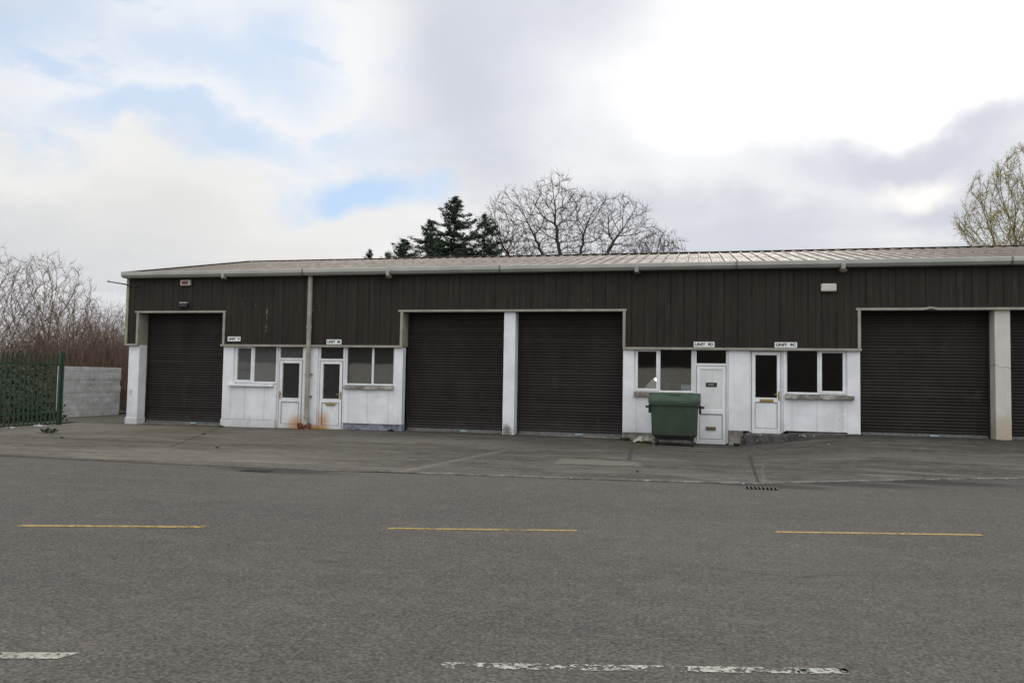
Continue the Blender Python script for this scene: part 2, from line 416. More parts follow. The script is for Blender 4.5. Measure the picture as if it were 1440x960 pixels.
def seg_line(t, x, y, p, q, w0, w1):
    (x0, y0), (x1, y1) = p, q
    L = sqrt((x1-x0)**2+(y1-y0)**2); ux, uy = (x1-x0)/L, (y1-y0)/L
    dx = t.math('SUBTRACT', x, x0); dy = t.math('SUBTRACT', y, y0)
    al = t.math('ADD', t.math('MULTIPLY', dx, ux), t.math('MULTIPLY', dy, uy))
    pe = t.math('ABSOLUTE', t.math('SUBTRACT', t.math('MULTIPLY', dx, uy), t.math('MULTIPLY', dy, ux)))
    ins = t.math('MULTIPLY', t.mapr(al, -0.05, 0.05), t.mapr(al, L+0.05, L-0.05))
    return t.math('MULTIPLY', ins, t.mapr(pe, w1, w0))
def apron_fn(t):
    x, y, z = t.sep(t.co)
    big = t.noise(t.co, 0.3, 6, 0.6); mid = t.noise(t.scale(t.co, 0.6, 1.4, 1), 1.0, 7, 0.62); fine = t.noise(t.co, 45, 4, 0.7)
    c = t.mix(t.mapr(big, 0.3, 0.7), (0.090, 0.079, 0.062), (0.146, 0.130, 0.106))
    # greyer and darker tarmac towards the right hand units
    g = t.mapr(t.math('MULTIPLY_ADD', t.math('SUBTRACT', mid, 0.5), 4.0, x), -9.0, -3.0)
    c = t.mix(g, c, t.mix(t.mapr(mid, 0.35, 0.65), (0.058, 0.054, 0.047), (0.108, 0.100, 0.087)))
    # oil and tyre darkening in front of the shutters
    yy = t.math('MULTIPLY_ADD', t.math('SUBTRACT', mid, 0.5), 3.2, y)
    oil = t.math('MULTIPLY', t.mapr(yy, 16.6, 19.6), t.mapr(x, -11.0, -7.0))
    c = t.mix(t.math('MULTIPLY', oil, 0.72), c, (0.045, 0.042, 0.036))
    st = t.mapr(t.noise(t.scale(t.co, 0.35, 1.3, 1), 0.9, 6, 0.7), 0.5, 0.66)
    c = t.mix(t.math('MULTIPLY', st, 0.8), c, (0.060, 0.051, 0.039))
    for sc_, am in ((2.5, 0.45), (6.0, 0.4), (18.0, 0.4)):
        sp = t.noise(t.scale(t.co, 0.7, 1.3, 1), sc_, 5, 0.7)
        c = t.mix(t.math('MULTIPLY', t.mapr(sp, 0.5, 0.68), am), c, (0.055, 0.050, 0.042))
        c = t.mix(t.math('MULTIPLY', t.mapr(sp, 0.5, 0.32), am*0.7), c, (0.185, 0.168, 0.142))
    lt_ = t.mapr(t.noise(t.scale(t.vmath('ADD', t.co, (9, 2, 0)), 0.28, 1.5, 1), 1.0, 6, 0.7), 0.54, 0.66)
    c = t.mix(t.math('MULTIPLY', lt_, 0.6), c, (0.205, 0.185, 0.155))
    # mossy tan in front of the first shutter, pale path on the far left
    ms = ellip(t, x, yy, -15.0, 18.8, 2.6, 1.4, 0.6)
    c = t.mix(t.math('MULTIPLY', ms, 0.6), c, (0.125, 0.108, 0.062))
    pl = t.math('MULTIPLY', t.mapr(t.math('MULTIPLY_ADD', y, -0.62, x), -25.4, -26.4), t.mapr(x, -13.5, -15.0))
    c = t.mix(t.math('MULTIPLY', pl, 0.45), c, (0.21, 0.19, 0.16))
    rs = ellip(t, x, yy, -10.6, 20.3, 1.2, 0.5, 0.6)
    c = t.mix(t.math('MULTIPLY', rs, 0.5), c, (0.12, 0.075, 0.04))
    for (cx_, cy_, rx_, ry_, a_) in ((-9.0, 13.2, 2.6, 0.9, 0.35), (-6.3, 17.6, 2.2, 0.9, 0.4), (5.5, 16.8, 3.0, 0.6, 0.3), (-0.5, 13.3, 1.6, 0.4, 0.3)):
        c = t.mix(t.math('MULTIPLY', ellip(t, x, yy, cx_, cy_, rx_, ry_, 0.5), a_), c, (0.195, 0.178, 0.150))
    # pale cement patch near the middle and pale wash lines
    px = t.math('MULTIPLY_ADD', t.math('SUBTRACT', t.noise(t.co, 1.8, 5), 0.5), 0.5, x)
    pp = t.math('MULTIPLY', t.mapr(t.math('ABSOLUTE', t.math('SUBTRACT', px, -1.75)), 0.85, 0.7), t.mapr(t.math('ABSOLUTE', t.math('SUBTRACT', t.math('MULTIPLY_ADD', t.math('SUBTRACT', mid, 0.5), 1.0, y), 14.6)), 0.5, 0.3))
    c = t.mix(t.math('MULTIPLY', pp, 0.6), c, (0.20, 0.185, 0.15))
    for (p, q, w) in (((-4.6, 11.9), (-3.9, 16.2), 0.13), ((-3.0, 14.1), (-1.2, 14.3), 0.10), ((-0.8, 13.3), (0.6, 12.6), 0.06), ((-2.0, 15.2), (-0.9, 14.2), 0.10)):
        c = t.mix(t.math('MULTIPLY', seg_line(t, x, y, p, q, w*0.3, w), 0.4), c, (0.20, 0.185, 0.155))
    # construction joints and cracks, dark, with wobble
    wx = t.math('MULTIPLY_ADD', t.math('SUBTRACT', t.noise(t.co, 2.2, 5, 0.7), 0.5), 0.16, x)
    wy = t.math('MULTIPLY_ADD', t.math('SUBTRACT', t.noise(t.vmath('ADD', t.co, (5, 5, 5)), 2.2, 5, 0.7), 0.5), 0.16, y)
    for (p, q, w, a) in (((-12.7, 14.9), (-8.0, 15.6), 0.09, 0.6), ((-17.5, 14.6), (-12.6, 15.2), 0.04, 0.4), ((-13.5, 13.2), (-9.0, 15.4), 0.10, 0.45), ((-14.4, 15.2), (-12.6, 15.3), 0.09, 0.7), ((-13.2, 19.8), (-10.6, 14.3), 0.05, 0.6), ((-8.9, 11.7), (-9.3, 20.4), 0.035, 0.35),
                         ((-16.5, 18.4), (-14.0, 12.0), 0.035, 0.35), ((0.93, 12.55), (1.12, 17.6), 0.035, 0.8), ((-12.1, 11.72), (-8.9, 11.66), 0.10, 0.6), ((-8.9, 11.66), (-6.1, 11.74), 0.07, 0.4), ((-20, 11.70), (-12.1, 11.72), 0.10, 0.6), ((-4.9, 11.9), (-4.9, 20.4), 0.03, 0.35),
                         ((-1.55, 20.3), (-1.25, 15.2), 0.06, 0.6), ((7.0, 15.6), (7.0, 20.4), 0.03, 0.35), ((-7.9, 15.6), (6.5, 16.9), 0.03, 0.3), ((0.6, 14.6), (9.0, 18.4), 0.035, 0.25)):
        c = t.mix(t.math('MULTIPLY', seg_line(t, wx, wy, p, q, w*0.4, w), a), c, (0.035, 0.034, 0.026))
    c = t.mix(t.math('MULTIPLY', seg_line(t, wx, wy, (1.02, 12.6), (1.22, 15.5), 0.01, 0.035), 0.35), c, (0.19, 0.175, 0.14))
    # darker towards the foot of the facade
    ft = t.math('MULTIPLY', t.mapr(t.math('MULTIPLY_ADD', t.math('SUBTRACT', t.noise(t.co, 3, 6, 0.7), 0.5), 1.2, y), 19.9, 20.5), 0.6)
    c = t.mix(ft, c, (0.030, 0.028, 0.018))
    mm = ellip(t, px, yy, -1.4, 19.0, 0.45, 1.3, 0.6)
    c = t.mix(t.math('MULTIPLY', mm, 0.5), c, (0.055, 0.058, 0.020))
    ag = t.new('ShaderNodeTexVoronoi'); t.put(ag.inputs['Vector'], t.co); ag.inputs['Scale'].default_value = 40
    r = t.sep(ag.outputs['Color'])
    c = t.mix(t.math('MULTIPLY', t.mapr(r[0], 0.6, 1.0), 0.30), c, (0.20, 0.185, 0.16))
    bump(t, t.math('ADD', fine, t.math('MULTIPLY', mid, 2.0)), 0.3, 0.01)
    return c
M_apron = material('stained_concrete_apron', apron_fn, 0.9, spec=0.12)
def soil_fn(t):
    n = t.noise(t.co, 0.8, 7, 0.65); m = t.noise(t.co, 7, 5)
    c = t.mix(t.mapr(n, 0.4, 0.6), (0.075, 0.055, 0.035), (0.045, 0.055, 0.022))
    c = t.mix(t.mapr(m, 0.6, 0.7), c, (0.12, 0.095, 0.065))
    bump(t, m, 0.6, 0.05); return c
M_soil = material('rough_soil_and_grass', soil_fn, 0.95)
M_edge = material('pale_edging', plinth_fn((0.19, 0.18, 0.16)), 0.85)

# ------------------------------------------------------------------ ground sheets
g = MB(); g.add([(-900,-900,-0.30),(900,-900,-0.30),(900,900,-0.30),(-900,900,-0.30)], [(0,1,2,3)])
tag(g.build('ground', M_soil), kind='structure')
def sheet(name, mat, xs, ys_fn, zfn):
    mb = MB(); n = len(ys_fn(xs[0]))
    for x in xs:
        for y in ys_fn(x): mb.v.append((x, y, zfn(x, y)))
    for i in range(len(xs)-1):
        for j in range(n-1):
            a = i*n+j; mb.f.append((a, a+n, a+n+1, a+1))
    return tag(mb.build(name, mat), kind='structure')
xs = sorted(set([-70, -40, -26] + [round(-26+i*0.5, 3) for i in range(0, 121)] + [b[0] for b in BX if -26 < b[0] < 34] + [34, 60]))
sheet('road', M_asphalt, xs, lambda x: [-40, -10, 0, 4, 8, yb(x)-0.35, yb(x)+0.03], lambda x, y: 0.0 if y < yb(x)-0.1 else 0.0)
xa = [x for x in xs if x >= -21.0]
def ysa(x):
    b = yb(x); top = 20.60 if x > -16.9 else 27.0
    return [b+(20.5-b)*k/12 for k in range(13)]+[20.95 if x > -16.9 else 21.5, 21.2 if x > -16.9 else 27.5]
sheet('apron', M_apron, xa, ysa, lambda x, y: gz(x, y) if x > -21.2 else 0)
# the strip left of the fence is rough verge
vb = MB(); vb.add([(-70, 11.6, 0.004), (-18.35, 11.6, 0.012), (-18.35, 20.4, 0.024), (-21.2, 20.9, 0.03), (-21.2, 60, 0.03), (-70, 60, 0.03)], [(0,1,2,3,4,5)])
vb.v = [(x, y, z+0.012) for x, y, z in vb.v]
tag(vb.build('verge', M_soil), kind='structure')
# concrete edging between road and apron
ed = MB(); px = [x for x in xs if -6.2 < x < 30]
for x in px:
    b = yb(x)+0.03; w = 0.022 if x < -4 else 0.04
    ed.v += [(x, b-w, 0.003), (x, b-w+0.004, gz(x, b)+0.003), (x, b+w, gz(x, b+w)+0.003)]
for i in range(len(px)-1):
    a = i*3; ed.f += [(a, a+3, a+4, a+1), (a+1, a+4, a+5, a+2)]
tag(ed.build('kerb_edging', M_edge), kind='structure')

# painted road markings, worn
def paint(name, col_, wear, ragged):
    def fn(t): return t.mix(t.mapr(t.noise(t.co, 14, 5), 0.4, 0.65), col_, tuple(v*0.6 for v in col_))
    m = material(name, fn, 0.75)
    t = NT(m.node_tree); co = t.new('ShaderNodeTexCoord').outputs['Object']
    n = t.noise(co, ragged, 6, 0.75); k = t.noise(co, 2.1, 3, 0.5)
    a = t.mapr(t.math('ADD', n, t.math('MULTIPLY', t.math('SUBTRACT', k, 0.5), 0.6)), wear-0.03, wear+0.03)
    t.put(m.node_tree.nodes['Principled BSDF'].inputs['Alpha'], a)
    return m
M_yellow = paint('worn_yellow_paint', (0.36, 0.255, 0.06), 0.41, 22)
M_white = paint('worn_white_paint', (0.42, 0.42, 0.36), 0.505, 24)
M_white2 = paint('white_paint', (0.42, 0.42, 0.36), 0.42, 26)
def dash(name, mat, p, q, w, slant=0.0, z=0.004):
    p = Vector((*p, 0)); q = Vector((*q, 0)); d = (q-p).normalized(); nrm = Vector((-d.y, d.x, 0))*w/2
    mb = MB(); N = 24; 
    for i in range(N+1):
        c = p.lerp(q, i/N); s = d*(slant*(1 if i == N else 0))
        mb.v += [tuple(c-nrm+Vector((0,0,z))), tuple(c+nrm+s+Vector((0,0,z)))]
    for i in range(N): mb.f.append((2*i, 2*i+2, 2*i+3, 2*i+1))
    return tag(mb.build(name, mat), kind='structure')
dash('yellow_road_line', M_yellow, (-6.44, 6.44), (-4.73, 6.94), 0.085)
dash('yellow_road_line', M_yellow, (-3.0, 7.44), (-1.16, 7.93), 0.075)
dash('yellow_road_line', M_yellow, (0.8, 8.51), (2.87, 9.03), 0.075)
dash('white_road_line', M_white, (-1.30, 4.0), (0.60, 4.46), 0.085)
dash('white_road_line', M_white2, (0.52, 4.443), (0.80, 4.51), 0.075, -0.06)
M_white3 = paint('scraped_white_paint', (0.38, 0.375, 0.31), 0.47, 30)
dash('white_road_line', M_white3, (-6.5, 2.70), (-3.27, 3.58), 0.095, 0.07)

# ------------------------------------------------------------------ the terrace building
Y0 = 20.5
XL, XR = -16.9, 22.4
B = empty('industrial_unit_terrace', (-16.9, Y0, 0), 'long low terrace with brown ribbed cladding over white walls and brown roller shutters', 'building')

# openings (x0, x1): shutters stand 0.42 m back
OPEN = [(-16.46, -13.58), (-7.95, -5.07), (-4.75, -1.86), (3.9, 6.85), (7.18, 10.1), (15.9, 18.85), (19.18, 22.1)]
HEAD = 3.38
def column(x0, x1, top, mat, z0=0.0, label=None, y0=Y0+0.02):
    mb = MB().box(x0, x1, y0, 20.98, z0-0.08, top)
    o = mb.build('column', mat, B, bevel=0.012)
    if label: o['label'] = label
    return o
column(-16.83, -16.46, 2.40, M_wall, 0)
fo = MB().box(-16.86, -16.445, Y0-0.01, 20.99, -0.08, 0.20).build('column_foot', M_wall, B, bevel=0.02)
column(-5.07, -4.75, HEAD-0.003, M_wall, 0.06)
column(6.85, 7.18, HEAD-0.003, M_cream, 0.3, 'cream column with brown stains and a crack')
column(10.1, 10.4, 2.40, M_wall, 0.3)
column(18.85, 19.18, HEAD-0.003, M_wall, 0.3)

# solid beige lining above the offices (its flank shows as the reveal of the shutter recess) and lintels over the openings
mb = MB()
for (a, b) in ((-16.83, -16.46), (-13.58, -7.95), (-1.86, 3.9), (10.1, 15.9), (22.1, 22.4)):
    MB().box(a, b, Y0+0.03, 20.99, 2.405, 4.45).build('reveal_lining', M_trim, B)
for (a, b) in ((-16.46, -13.58), (-7.95, -1.86), (3.9, 10.1), (15.9, 22.1)):
    MB().box(a, b, Y0+0.03, 20.99, HEAD, 4.45).build('lintel', M_trim, B)

# ribbed sheet cladding
def clad(x0, x1, z0, z1):
    pts = []
    k = floor(x0/0.3333)-1
    prof = []
    while k*0.3333 < x1+0.4:
        b = k*0.3333
        for (dx, dy) in ((0, 0), (0.012, 0.014), (0.028, 0.014), (0.040, 0), (0.19, 0.0), (0.195, 0.004), (0.20, 0.0)):
            prof.append((b+dx, dy))
        k += 1
    # clip to range
    def yat(x):
        for (a, p), (b, q) in zip(prof, prof[1:]):
            if a <= x <= b: return p+(q-p)*(x-a)/(b-a) if b > a else p
        return 0
    pts = [(x0, yat(x0))]+[p for p in prof if x0 < p[0] < x1]+[(x1, yat(x1))]
    cm.strip(pts, lambda p: (p[0], Y0-0.045+p[1], z0), lambda p: (p[0], Y0-0.045+p[1], z1))
cm = MB()
ZT = 4.46
SEG = [(XL, -16.53, 2.42), (-16.53, -13.52, HEAD+0.04), (-13.52, -8.02, 2.42), (-8.02, -1.80, HEAD+0.04), (-1.80, 3.84, 2.42), (3.84, 10.16, HEAD+0.04), (10.16, 15.84, 2.42), (15.84, 22.4, HEAD+0.04)]
for a, b, z in SEG:
    cm = MB(); clad(a, b, z, ZT); cm.build('wall_cladding', M_clad, B)
# gable end: cladding above, white below, then rear
gm = MB()
prof = []
k = 0
while 20.46+k*0.3333 < 34.2:
    b = 20.46+k*0.3333
    for (dx, dy) in ((0, 0), (0.014, 0.034), (0.040, 0.034), (0.056, 0)): prof.append((b+dx, dy))
    k += 1
def rz(y): return 4.52+(5.96-4.52)*(1-abs(y-27.3)/7.0)
gm.strip(prof, lambda p: (XL-0.0+p[1], p[0], 2.42), lambda p: (XL+p[1], p[0], rz(p[0])-0.04))
gm.build('gable_cladding', M_clad, B)
boxes('gable_wall', [(XL+0.07, XL+0.25, 20.995, 34.1, -0.1, 4.4), (XR-0.3, XR-0.02, 20.995, 34.1, -0.1, 4.4)], M_wall, B)
boxes('rear_wall', [(XL+0.26, XR-0.31, 33.9, 34.1, -0.1, 4.4)], M_wall, B)

# beige flashings
tm = MB()
YT = Y0-0.075
def hz(a, b, z, h=0.055): MB().box(a, b, YT, Y0+0.028, z-h/2, z+h/2).build('flashing', M_trim, B)
def vt(x, z0, z1, w=0.07): MB().box(x-w/2, x+w/2, YT+0.004, Y0+0.026, z0, z1).build('flashing', M_trim, B)
hz(XL-0.02, -16.46, 2.40); hz(-13.64, -7.95, 2.40); hz(-1.86, 3.92, 2.40); hz(10.08, 15.92, 2.40)
hz(-16.60, -13.50, HEAD+0.012); hz(-8.09, -1.77, HEAD+0.012); hz(3.79, 5.3, HEAD+0.012); hz(5.62, 10.2, HEAD+0.012); hz(15.8, 22.4, HEAD+0.012)
for x in (-16.50, -13.55, -7.99, -1.83, 3.865, 10.13, 15.87): vt(x, 2.43, HEAD-0.018)
# bent piece over the fourth shutter
tm.add([(5.3,YT,HEAD-0.016),(5.46,YT,HEAD+0.018),(5.62,YT,HEAD-0.016),(5.62,YT,HEAD+0.040),(5.46,YT,HEAD+0.066),(5.3,YT,HEAD+0.040)], [(0,1,4,5),(1,2,3,4)])
tm.build('flashing', M_trim, B)
MB().box(XL-0.03, XL+0.055, Y0-0.072, Y0+0.01, 2.43, 4.42).build('corner_flashing', M_trim_green, B)

# fascia gutter
gj = [-16.92, -10.92, -5.13, 0.97, 7.12, 13.2, 22.5]
pf = [(20.46,4.575),(20.16,4.575),(20.145,4.56),(20.145,4.475),(20.21,4.405),(20.46,4.405)]
for a, b in zip(gj, gj[1:]):
    MB().prism_x(pf, a+0.004, b-0.004).build('gutter', M_gutter, B)
jm = [(y+(0.0 if y > 20.4 else -0.008), z+(0.006 if z > 4.5 else -0.006)) for y, z in pf]
for x in gj[1:-1]:
    MB().prism_x(jm, x-0.02, x+0.02).build('gutter_joint', M_joint, B)

# roof sheets
def roof_side(ya, za, yr, zr, mb):
    pts = []; k = 0; x = XL-0.06
    while x < XR+0.1:
        for dx, dz in ((0, 0), (0.02, 0.035), (0.06, 0.035), (0.08, 0)): pts.append((x+dx, dz))
        for q in (0.16, 0.24): pts.append((x+q, 0.0)); pts.append((x+q+0.006, 0.005)); pts.append((x+q+0.014, 0.0))
        x += 0.3333
    n = len(pts)
    def jit(i): return 0
    rows = [(ya, za), (ya+(yr-ya)*0.5, za+(zr-za)*0.5), (yr, zr)]
    mb.strip(pts, lambda p: (p[0], ya, za+p[1]), lambda p: (p[0], (ya+yr)/2, (za+zr)/2+p[1]))
    # second course laps over the first
    mb.strip(pts, lambda p: (p[0], (ya+yr)/2-0.12*(1 if yr > ya else -1), (za+zr)/2-0.12*0.2057+p[1]+0.008), lambda p: (p[0], yr, zr+p[1]+0.004))
rm = MB(); roof_side(20.30, 4.545, 27.3, 5.955, rm); roof_side(34.3, 4.545, 27.3, 5.955, rm)
RF = rm.build('roof', M_roof, B)
rc = MB()
for s in (-1, 1):
    pts = [(27.3, 6.022), (27.3+s*0.2, 5.985)]
    rc.add([(XL-0.08, pts[0][0], pts[0][1]), (XR, pts[0][0], pts[0][1]), (XR, pts[1][0], pts[1][1]), (XL-0.08, pts[1][0], pts[1][1])], [(0,1,2,3)])
rc.build('ridge_cap', M_roof, RF)
vg = MB()
vg.add([(XL-0.10,20.28,4.50),(XL-0.10,27.3,5.93),(XL-0.10,27.3,6.03),(XL-0.10,20.28,4.60),(XL+0.08,20.28,4.60),(XL+0.08,27.3,6.03)], [(0,3,2,1),(3,4,5,2)])
vg.build('verge_trim', M_roof, RF)
# under-roof deck keeps the inside dark
MB().add and None
dk = MB(); dk.add([(XL,20.46,4.44),(XR,20.46,4.44),(XR,27.3,5.88),(XL,27.3,5.88),(XR,34.2,4.44),(XL,34.2,4.44)], [(0,1,2,3),(3,2,4,5)])
dk.build('roof_deck', M_inner, B)
MB().box(XL+0.26, XR-0.31, 21.2, 33.88, -0.2, 0.02).build('floor_slab', M_inner, B)

# roller shutters
def shutter(x0, x1, zb):
    mb = MB(); pitch = 0.0765; z = zb+0.09; pts = []
    while z < HEAD+0.03:
        for dz, dy in ((0.0, 0.0), (0.006, -0.006), (0.022, -0.015), (0.042, -0.018), (0.060, -0.012), (0.070, -0.002)):
            pts.append((20.93+dy, z+dz))
        z += pitch
    mb.strip(pts, lambda p: (x1+0.03, p[0], p[1]), lambda p: (x0-0.03, p[0], p[1]))
    o = mb.build('roller_shutter', M_shutter, B)
    MB().box(x0+0.045, x1-0.045, 20.895, 20.94, zb+0.02, zb+0.09).build('bottom_rail', M_rail, o)
    cx = (x0+x1)/2+0.25
    MB().box(cx-0.10, cx+0.10, 20.875, 20.893, zb+0.035, zb+0.06).build('lock_plate', M_tag, o)
    boxes('guide_rail', [(x0+0.002, x0+0.04, 20.86, 20.97, zb-0.05, HEAD-0.004), (x1-0.04, x1-0.002, 20.86, 20.97, zb-0.05, HEAD-0.004)], M_shutter, o)
    return o
for (a, b), z in zip(OPEN, (0.02, 0.05, 0.05, 0.30, 0.30, 0.32, 0.32)): shutter(a, b, z)
# threshold strips of concrete under the shutters
for (a, b), z in zip(OPEN, (0.02, 0.05, 0.05, 0.30, 0.30, 0.32, 0.32)):
    MB().box(a+0.004, b-0.004, 20.80, 21.3, -0.15, z+0.015).build('threshold', M_plinth, B)

# office walls of flat white sheets with joint strips
ys = Y0+0.015; wm = MB()
def w(x0, x1, z0, z1): wm.box(x0, x1, ys, 20.75, z0, z1)
w(-13.58, -13.24, 0.24, 2.375); w(-13.24, -11.84, 0.24, 1.27); w(-11.84, -11.82, 0.24, 2.375); wm.build('wall', M_wall, B, bevel=0.006); wm = MB(); w(-10.98, -10.54, 0.02, 2.375)
wm.build('wall', M_wall, B, bevel=0.006); wm = MB(); w(-9.72, -9.70, 0.23, 2.375); w(-9.70, -8.20, 0.23, 1.27); w(-8.20, -7.955, 0.23, 2.375)
wm.build('wall', M_wall, B, bevel=0.006); wm = MB(); w(-1.855, -1.57, 0.22, 2.375); w(-1.57, -0.07, 0.22, 1.24); w(-0.07, -0.05, 0.22, 2.375); wm.build('wall', M_wall, B, bevel=0.006); wm = MB(); w(0.80, 1.30, 0.35, 2.375)
wm.build('wall', M_wall, B, bevel=0.006); wm = MB(); w(2.12, 2.16, 0.36, 2.375); w(2.16, 3.60, 0.38, 1.24); w(3.60, 3.895, 0.34, 2.375)
wm.build('wall', M_wall, B, bevel=0.006); wm = MB(); w(10.42, 15.895, 0.3, 2.375)
wm.build('wall', M_wall, B, bevel=0.006)
for x, z0, z1 in ((-13.3, 0.25, 1.22), (-12.83, 0.25, 1.22), (-12.2, 0.25, 1.22), (-9.55, 0.24, 1.22), (-8.98, 0.24, 1.22), (-8.35, 0.24, 1.22), (-1.5, 0.23, 1.19), (2.32, 0.40, 1.19), (2.9, 0.40, 1.19), (3.45, 0.40, 1.19)):
    MB().box(x-0.014, x+0.014, ys-0.008, ys+0.01, z0, z1).build('joint_strip', M_jointstrip, B)
boxes('gap_and_seal', [(-13.575, -11.845, Y0+0.006, 20.74, 0.2352, 0.2398), (-9.71, -7.96, Y0+0.010, 20.74, 0.2285, 0.2298)], M_gap, B)  # dark strips standing in for the shaded gap under the wall sheets
MB().box(-13.60, -11.83, Y0, 20.75, -0.1, 0.235).build('plinth', M_wall, B, bevel=0.008)
MB().box(-9.715, -7.95, Y0+0.03, 20.76, -0.05, 0.228).build('plinth', M_plinth_blue, B)['label'] = 'blue grey painted plinth'
MB().box(-1.86, -0.055, Y0+0.03, 20.76, -0.1, 0.218).build('plinth', M_plinth, B)
p = MB().box(0.805, 1.16, Y0-0.01, 20.76, -0.12, 0.348)
p.build('plinth', M_plinth, B, bevel=0.01)
# rough dark step under the right hand door
stp = MB(); N = 26; r2 = random.Random(3)
prof = []
for i in range(N+1):
    x = 1.10+i*(3.86-1.10)/N
    top = 0.30+r2.uniform(-0.008, 0.008) if x < 2.25 else 0.345+0.01*(x-2.25)+r2.uniform(-0.01, 0.01)
    yf = 20.24+r2.uniform(-0.015, 0.015) if 1.16 < x < 2.2 else 20.49+r2.uniform(-0.01, 0.01)
    if x <= 1.16: top = 0.2; 
    prof.append((x, yf, min(top, 0.40)))
for x, yf, tz in prof:
    stp.v += [(x, yf-0.02, -0.1), (x, yf-0.01, tz-0.03), (x, yf+0.03, tz), (x, 20.60, tz)]
for i in range(N):
    a = i*4
    for j in range(3): stp.f.append((a+j, a+4+j, a+5+j, a+1+j))
stp.build('step', M_step, B)['label'] = 'rough dark concrete step and footing below the right hand door'

# windows and doors
YF = 20.57
def window(x0, x1, z0, z1, xm, left_open, glass=M_glass, right_open=False):
    fm = MB(); fw = 0.05
    def frame(a, b, c, d, wdt, y):
        fm.box(a, a+wdt, y, 20.63, c, d); fm.box(b-wdt, b, y, 20.63, c, d)
        fm.box(a+wdt, b-wdt, y, 20.63, c, c+wdt); fm.box(a+wdt, b-wdt, y, 20.63, d-wdt, d)
    fm.box(x0, x0+fw, YF, 20.64, z0, z1); fm.box(x1-fw, x1, YF, 20.64, z0, z1)
    fm.box(x0+fw, x1-fw, YF, 20.64, z0, z0+fw); fm.box(x0+fw, x1-fw, YF, 20.64, z1-fw*0.6, z1)
    fm.box(xm-0.03, xm+0.03, YF, 20.64, z0+fw, z1-fw*0.6)
    if left_open: frame(x0+fw-0.012, xm-0.018, z0+fw-0.012, z1-fw*0.6+0.008, 0.055, YF-0.018)
    if right_open: frame(xm+0.018, x1-fw+0.012, z0+fw-0.012, z1-fw*0.6+0.008, 0.055, YF-0.018)
    o = fm.build('window', M_upvc, B, bevel=0.006)
    for a, b in ((x0+0.03, xm-0.01), (xm+0.01, x1-0.03)):
        MB().add([(a, 20.60, z0+0.02), (b, 20.60, z0+0.02), (b, 20.60, z1-0.01), (a, 20.60, z1-0.01)], [(0,1,2,3)]) if False else None
        q = MB(); q.add([(a, 20.60, z0+0.02), (b, 20.60, z0+0.02), (b, 20.60, z1-0.01), (a, 20.60, z1-0.01)], [(0,1,2,3)])
        q.build('pane', glass, o)
    return o
def sill(x0, x1, z0, z1, mat, yf, rough, win):
    mb = MB(); N = 24; r = random.Random(int(x0*10)); 
    for i in range(N+1):
        x = x0+(x1-x0)*i/N; j = rough
        mb.v += [(x, yf+r.uniform(0, j), z0+r.uniform(0, j)), (x, yf+r.uniform(0, j), z1-0.01-r.uniform(0, j)), (x, yf+0.02, z1), (x, 20.62, z1+0.004), (x, 20.62, z0)]
    for i in range(N):
        a = i*5
        for k in range(5): mb.f.append((a+k, a+5+k, a+5+(k+1) % 5, a+(k+1) % 5))
    mb.f += [(0,1,2,3,4), tuple(N*5+k for k in (4,3,2,1,0))]
    return mb.build('sill', mat, win)
wA = window(-13.24, -11.84, 1.30, 2.40, -12.62, True, M_glass_milky)
sill(-13.36, -11.90, 1.215, 1.285, M_wall, 20.42, 0.0, wA)
wB = window(-9.70, -8.20, 1.30, 2.40, -8.87, False, M_glass_tint)
sill(-9.70, -8.20, 1.19, 1.285, M_sill, 20.42, 0.018, wB)
wC = window(-1.57, -0.07, 1.27, 2.40, -0.93, True)
sill(-1.56, -0.07, 1.15, 1.255, M_sill_wood, 20.43, 0.012, wC)
wD = window(2.16, 3.60, 1.29, 2.40, 2.95, False, right_open=True)
sill(2.15, 3.74, 1.17, 1.275, M_sill, 20.40, 0.022, wD)
wE = window(13.0, 14.5, 1.32, 2.38, 13.7, True)

def door(x0, x1, z0, z1, transom, glass_z, handle, plate_z, hinge_pad=0.06, milky=False, wide=0.0):
    fr = MB()
    top = transom if transom else z1-0.04
    fr.box(x0, x0+hinge_pad, YF, 20.66, z0-0.01, z1); fr.box(x1-hinge_pad, x1, YF, 20.66, z0-0.01, z1)
    fr.box(x0+hinge_pad, x1-hinge_pad, YF, 20.66, z1-0.035, z1)
    if transom: fr.box(x0+hinge_pad, x1-hinge_pad, YF, 20.66, transom, transom+0.06)
    fr.box(x0+hinge_pad, x1-hinge_pad, YF-0.03, 20.68, z0-0.03, z0+0.012)
    a, b = x0+hinge_pad+0.006, x1-hinge_pad-0.006; c, d = z0+0.018, (transom if transom else z1-0.035)-0.006; y = YF-0.012
    sw = 0.085
    mb = fr
    mb.box(a, a+sw, y, 20.62, c, d); mb.box(b-sw, b, y, 20.62, c, d); mb.box(a+sw, b-sw, y, 20.62, d-sw, d); mb.box(a+sw, b-sw, y, 20.62, c, c+sw)
    mid = glass_z
    mb.box(a+sw, b-sw, y, 20.62, mid-0.12, mid)
    o = fr.build('door', M_upvc, B, bevel=0.006)
    g_ = MB(); e = 0.011
    for (p0, p1, q0, q1) in ((a+sw-e, a+sw, c+sw, mid-0.12), (b-sw, b-sw+e, c+sw, mid-0.12), (a+sw, b-sw, mid-0.12-0.001, mid-0.12+e), (a+sw, b-sw, c+sw-e, c+sw), (a-0.008, a+0.001, c, d), (b-0.001, b+0.008, c, d), (a, b, d-0.002, d+0.008)):
        g_.box(p0, p1, y-0.002, y+0.012, q0, q1)
    g_.build('gap_and_seal', M_gap, o)
    MB().box(a+sw-0.005, b-sw+0.005, y+0.018, 20.61, c+sw-0.005, mid-0.115).build('panel', M_upvc, o)
    return o, (a, b, c, d, sw, y, mid)
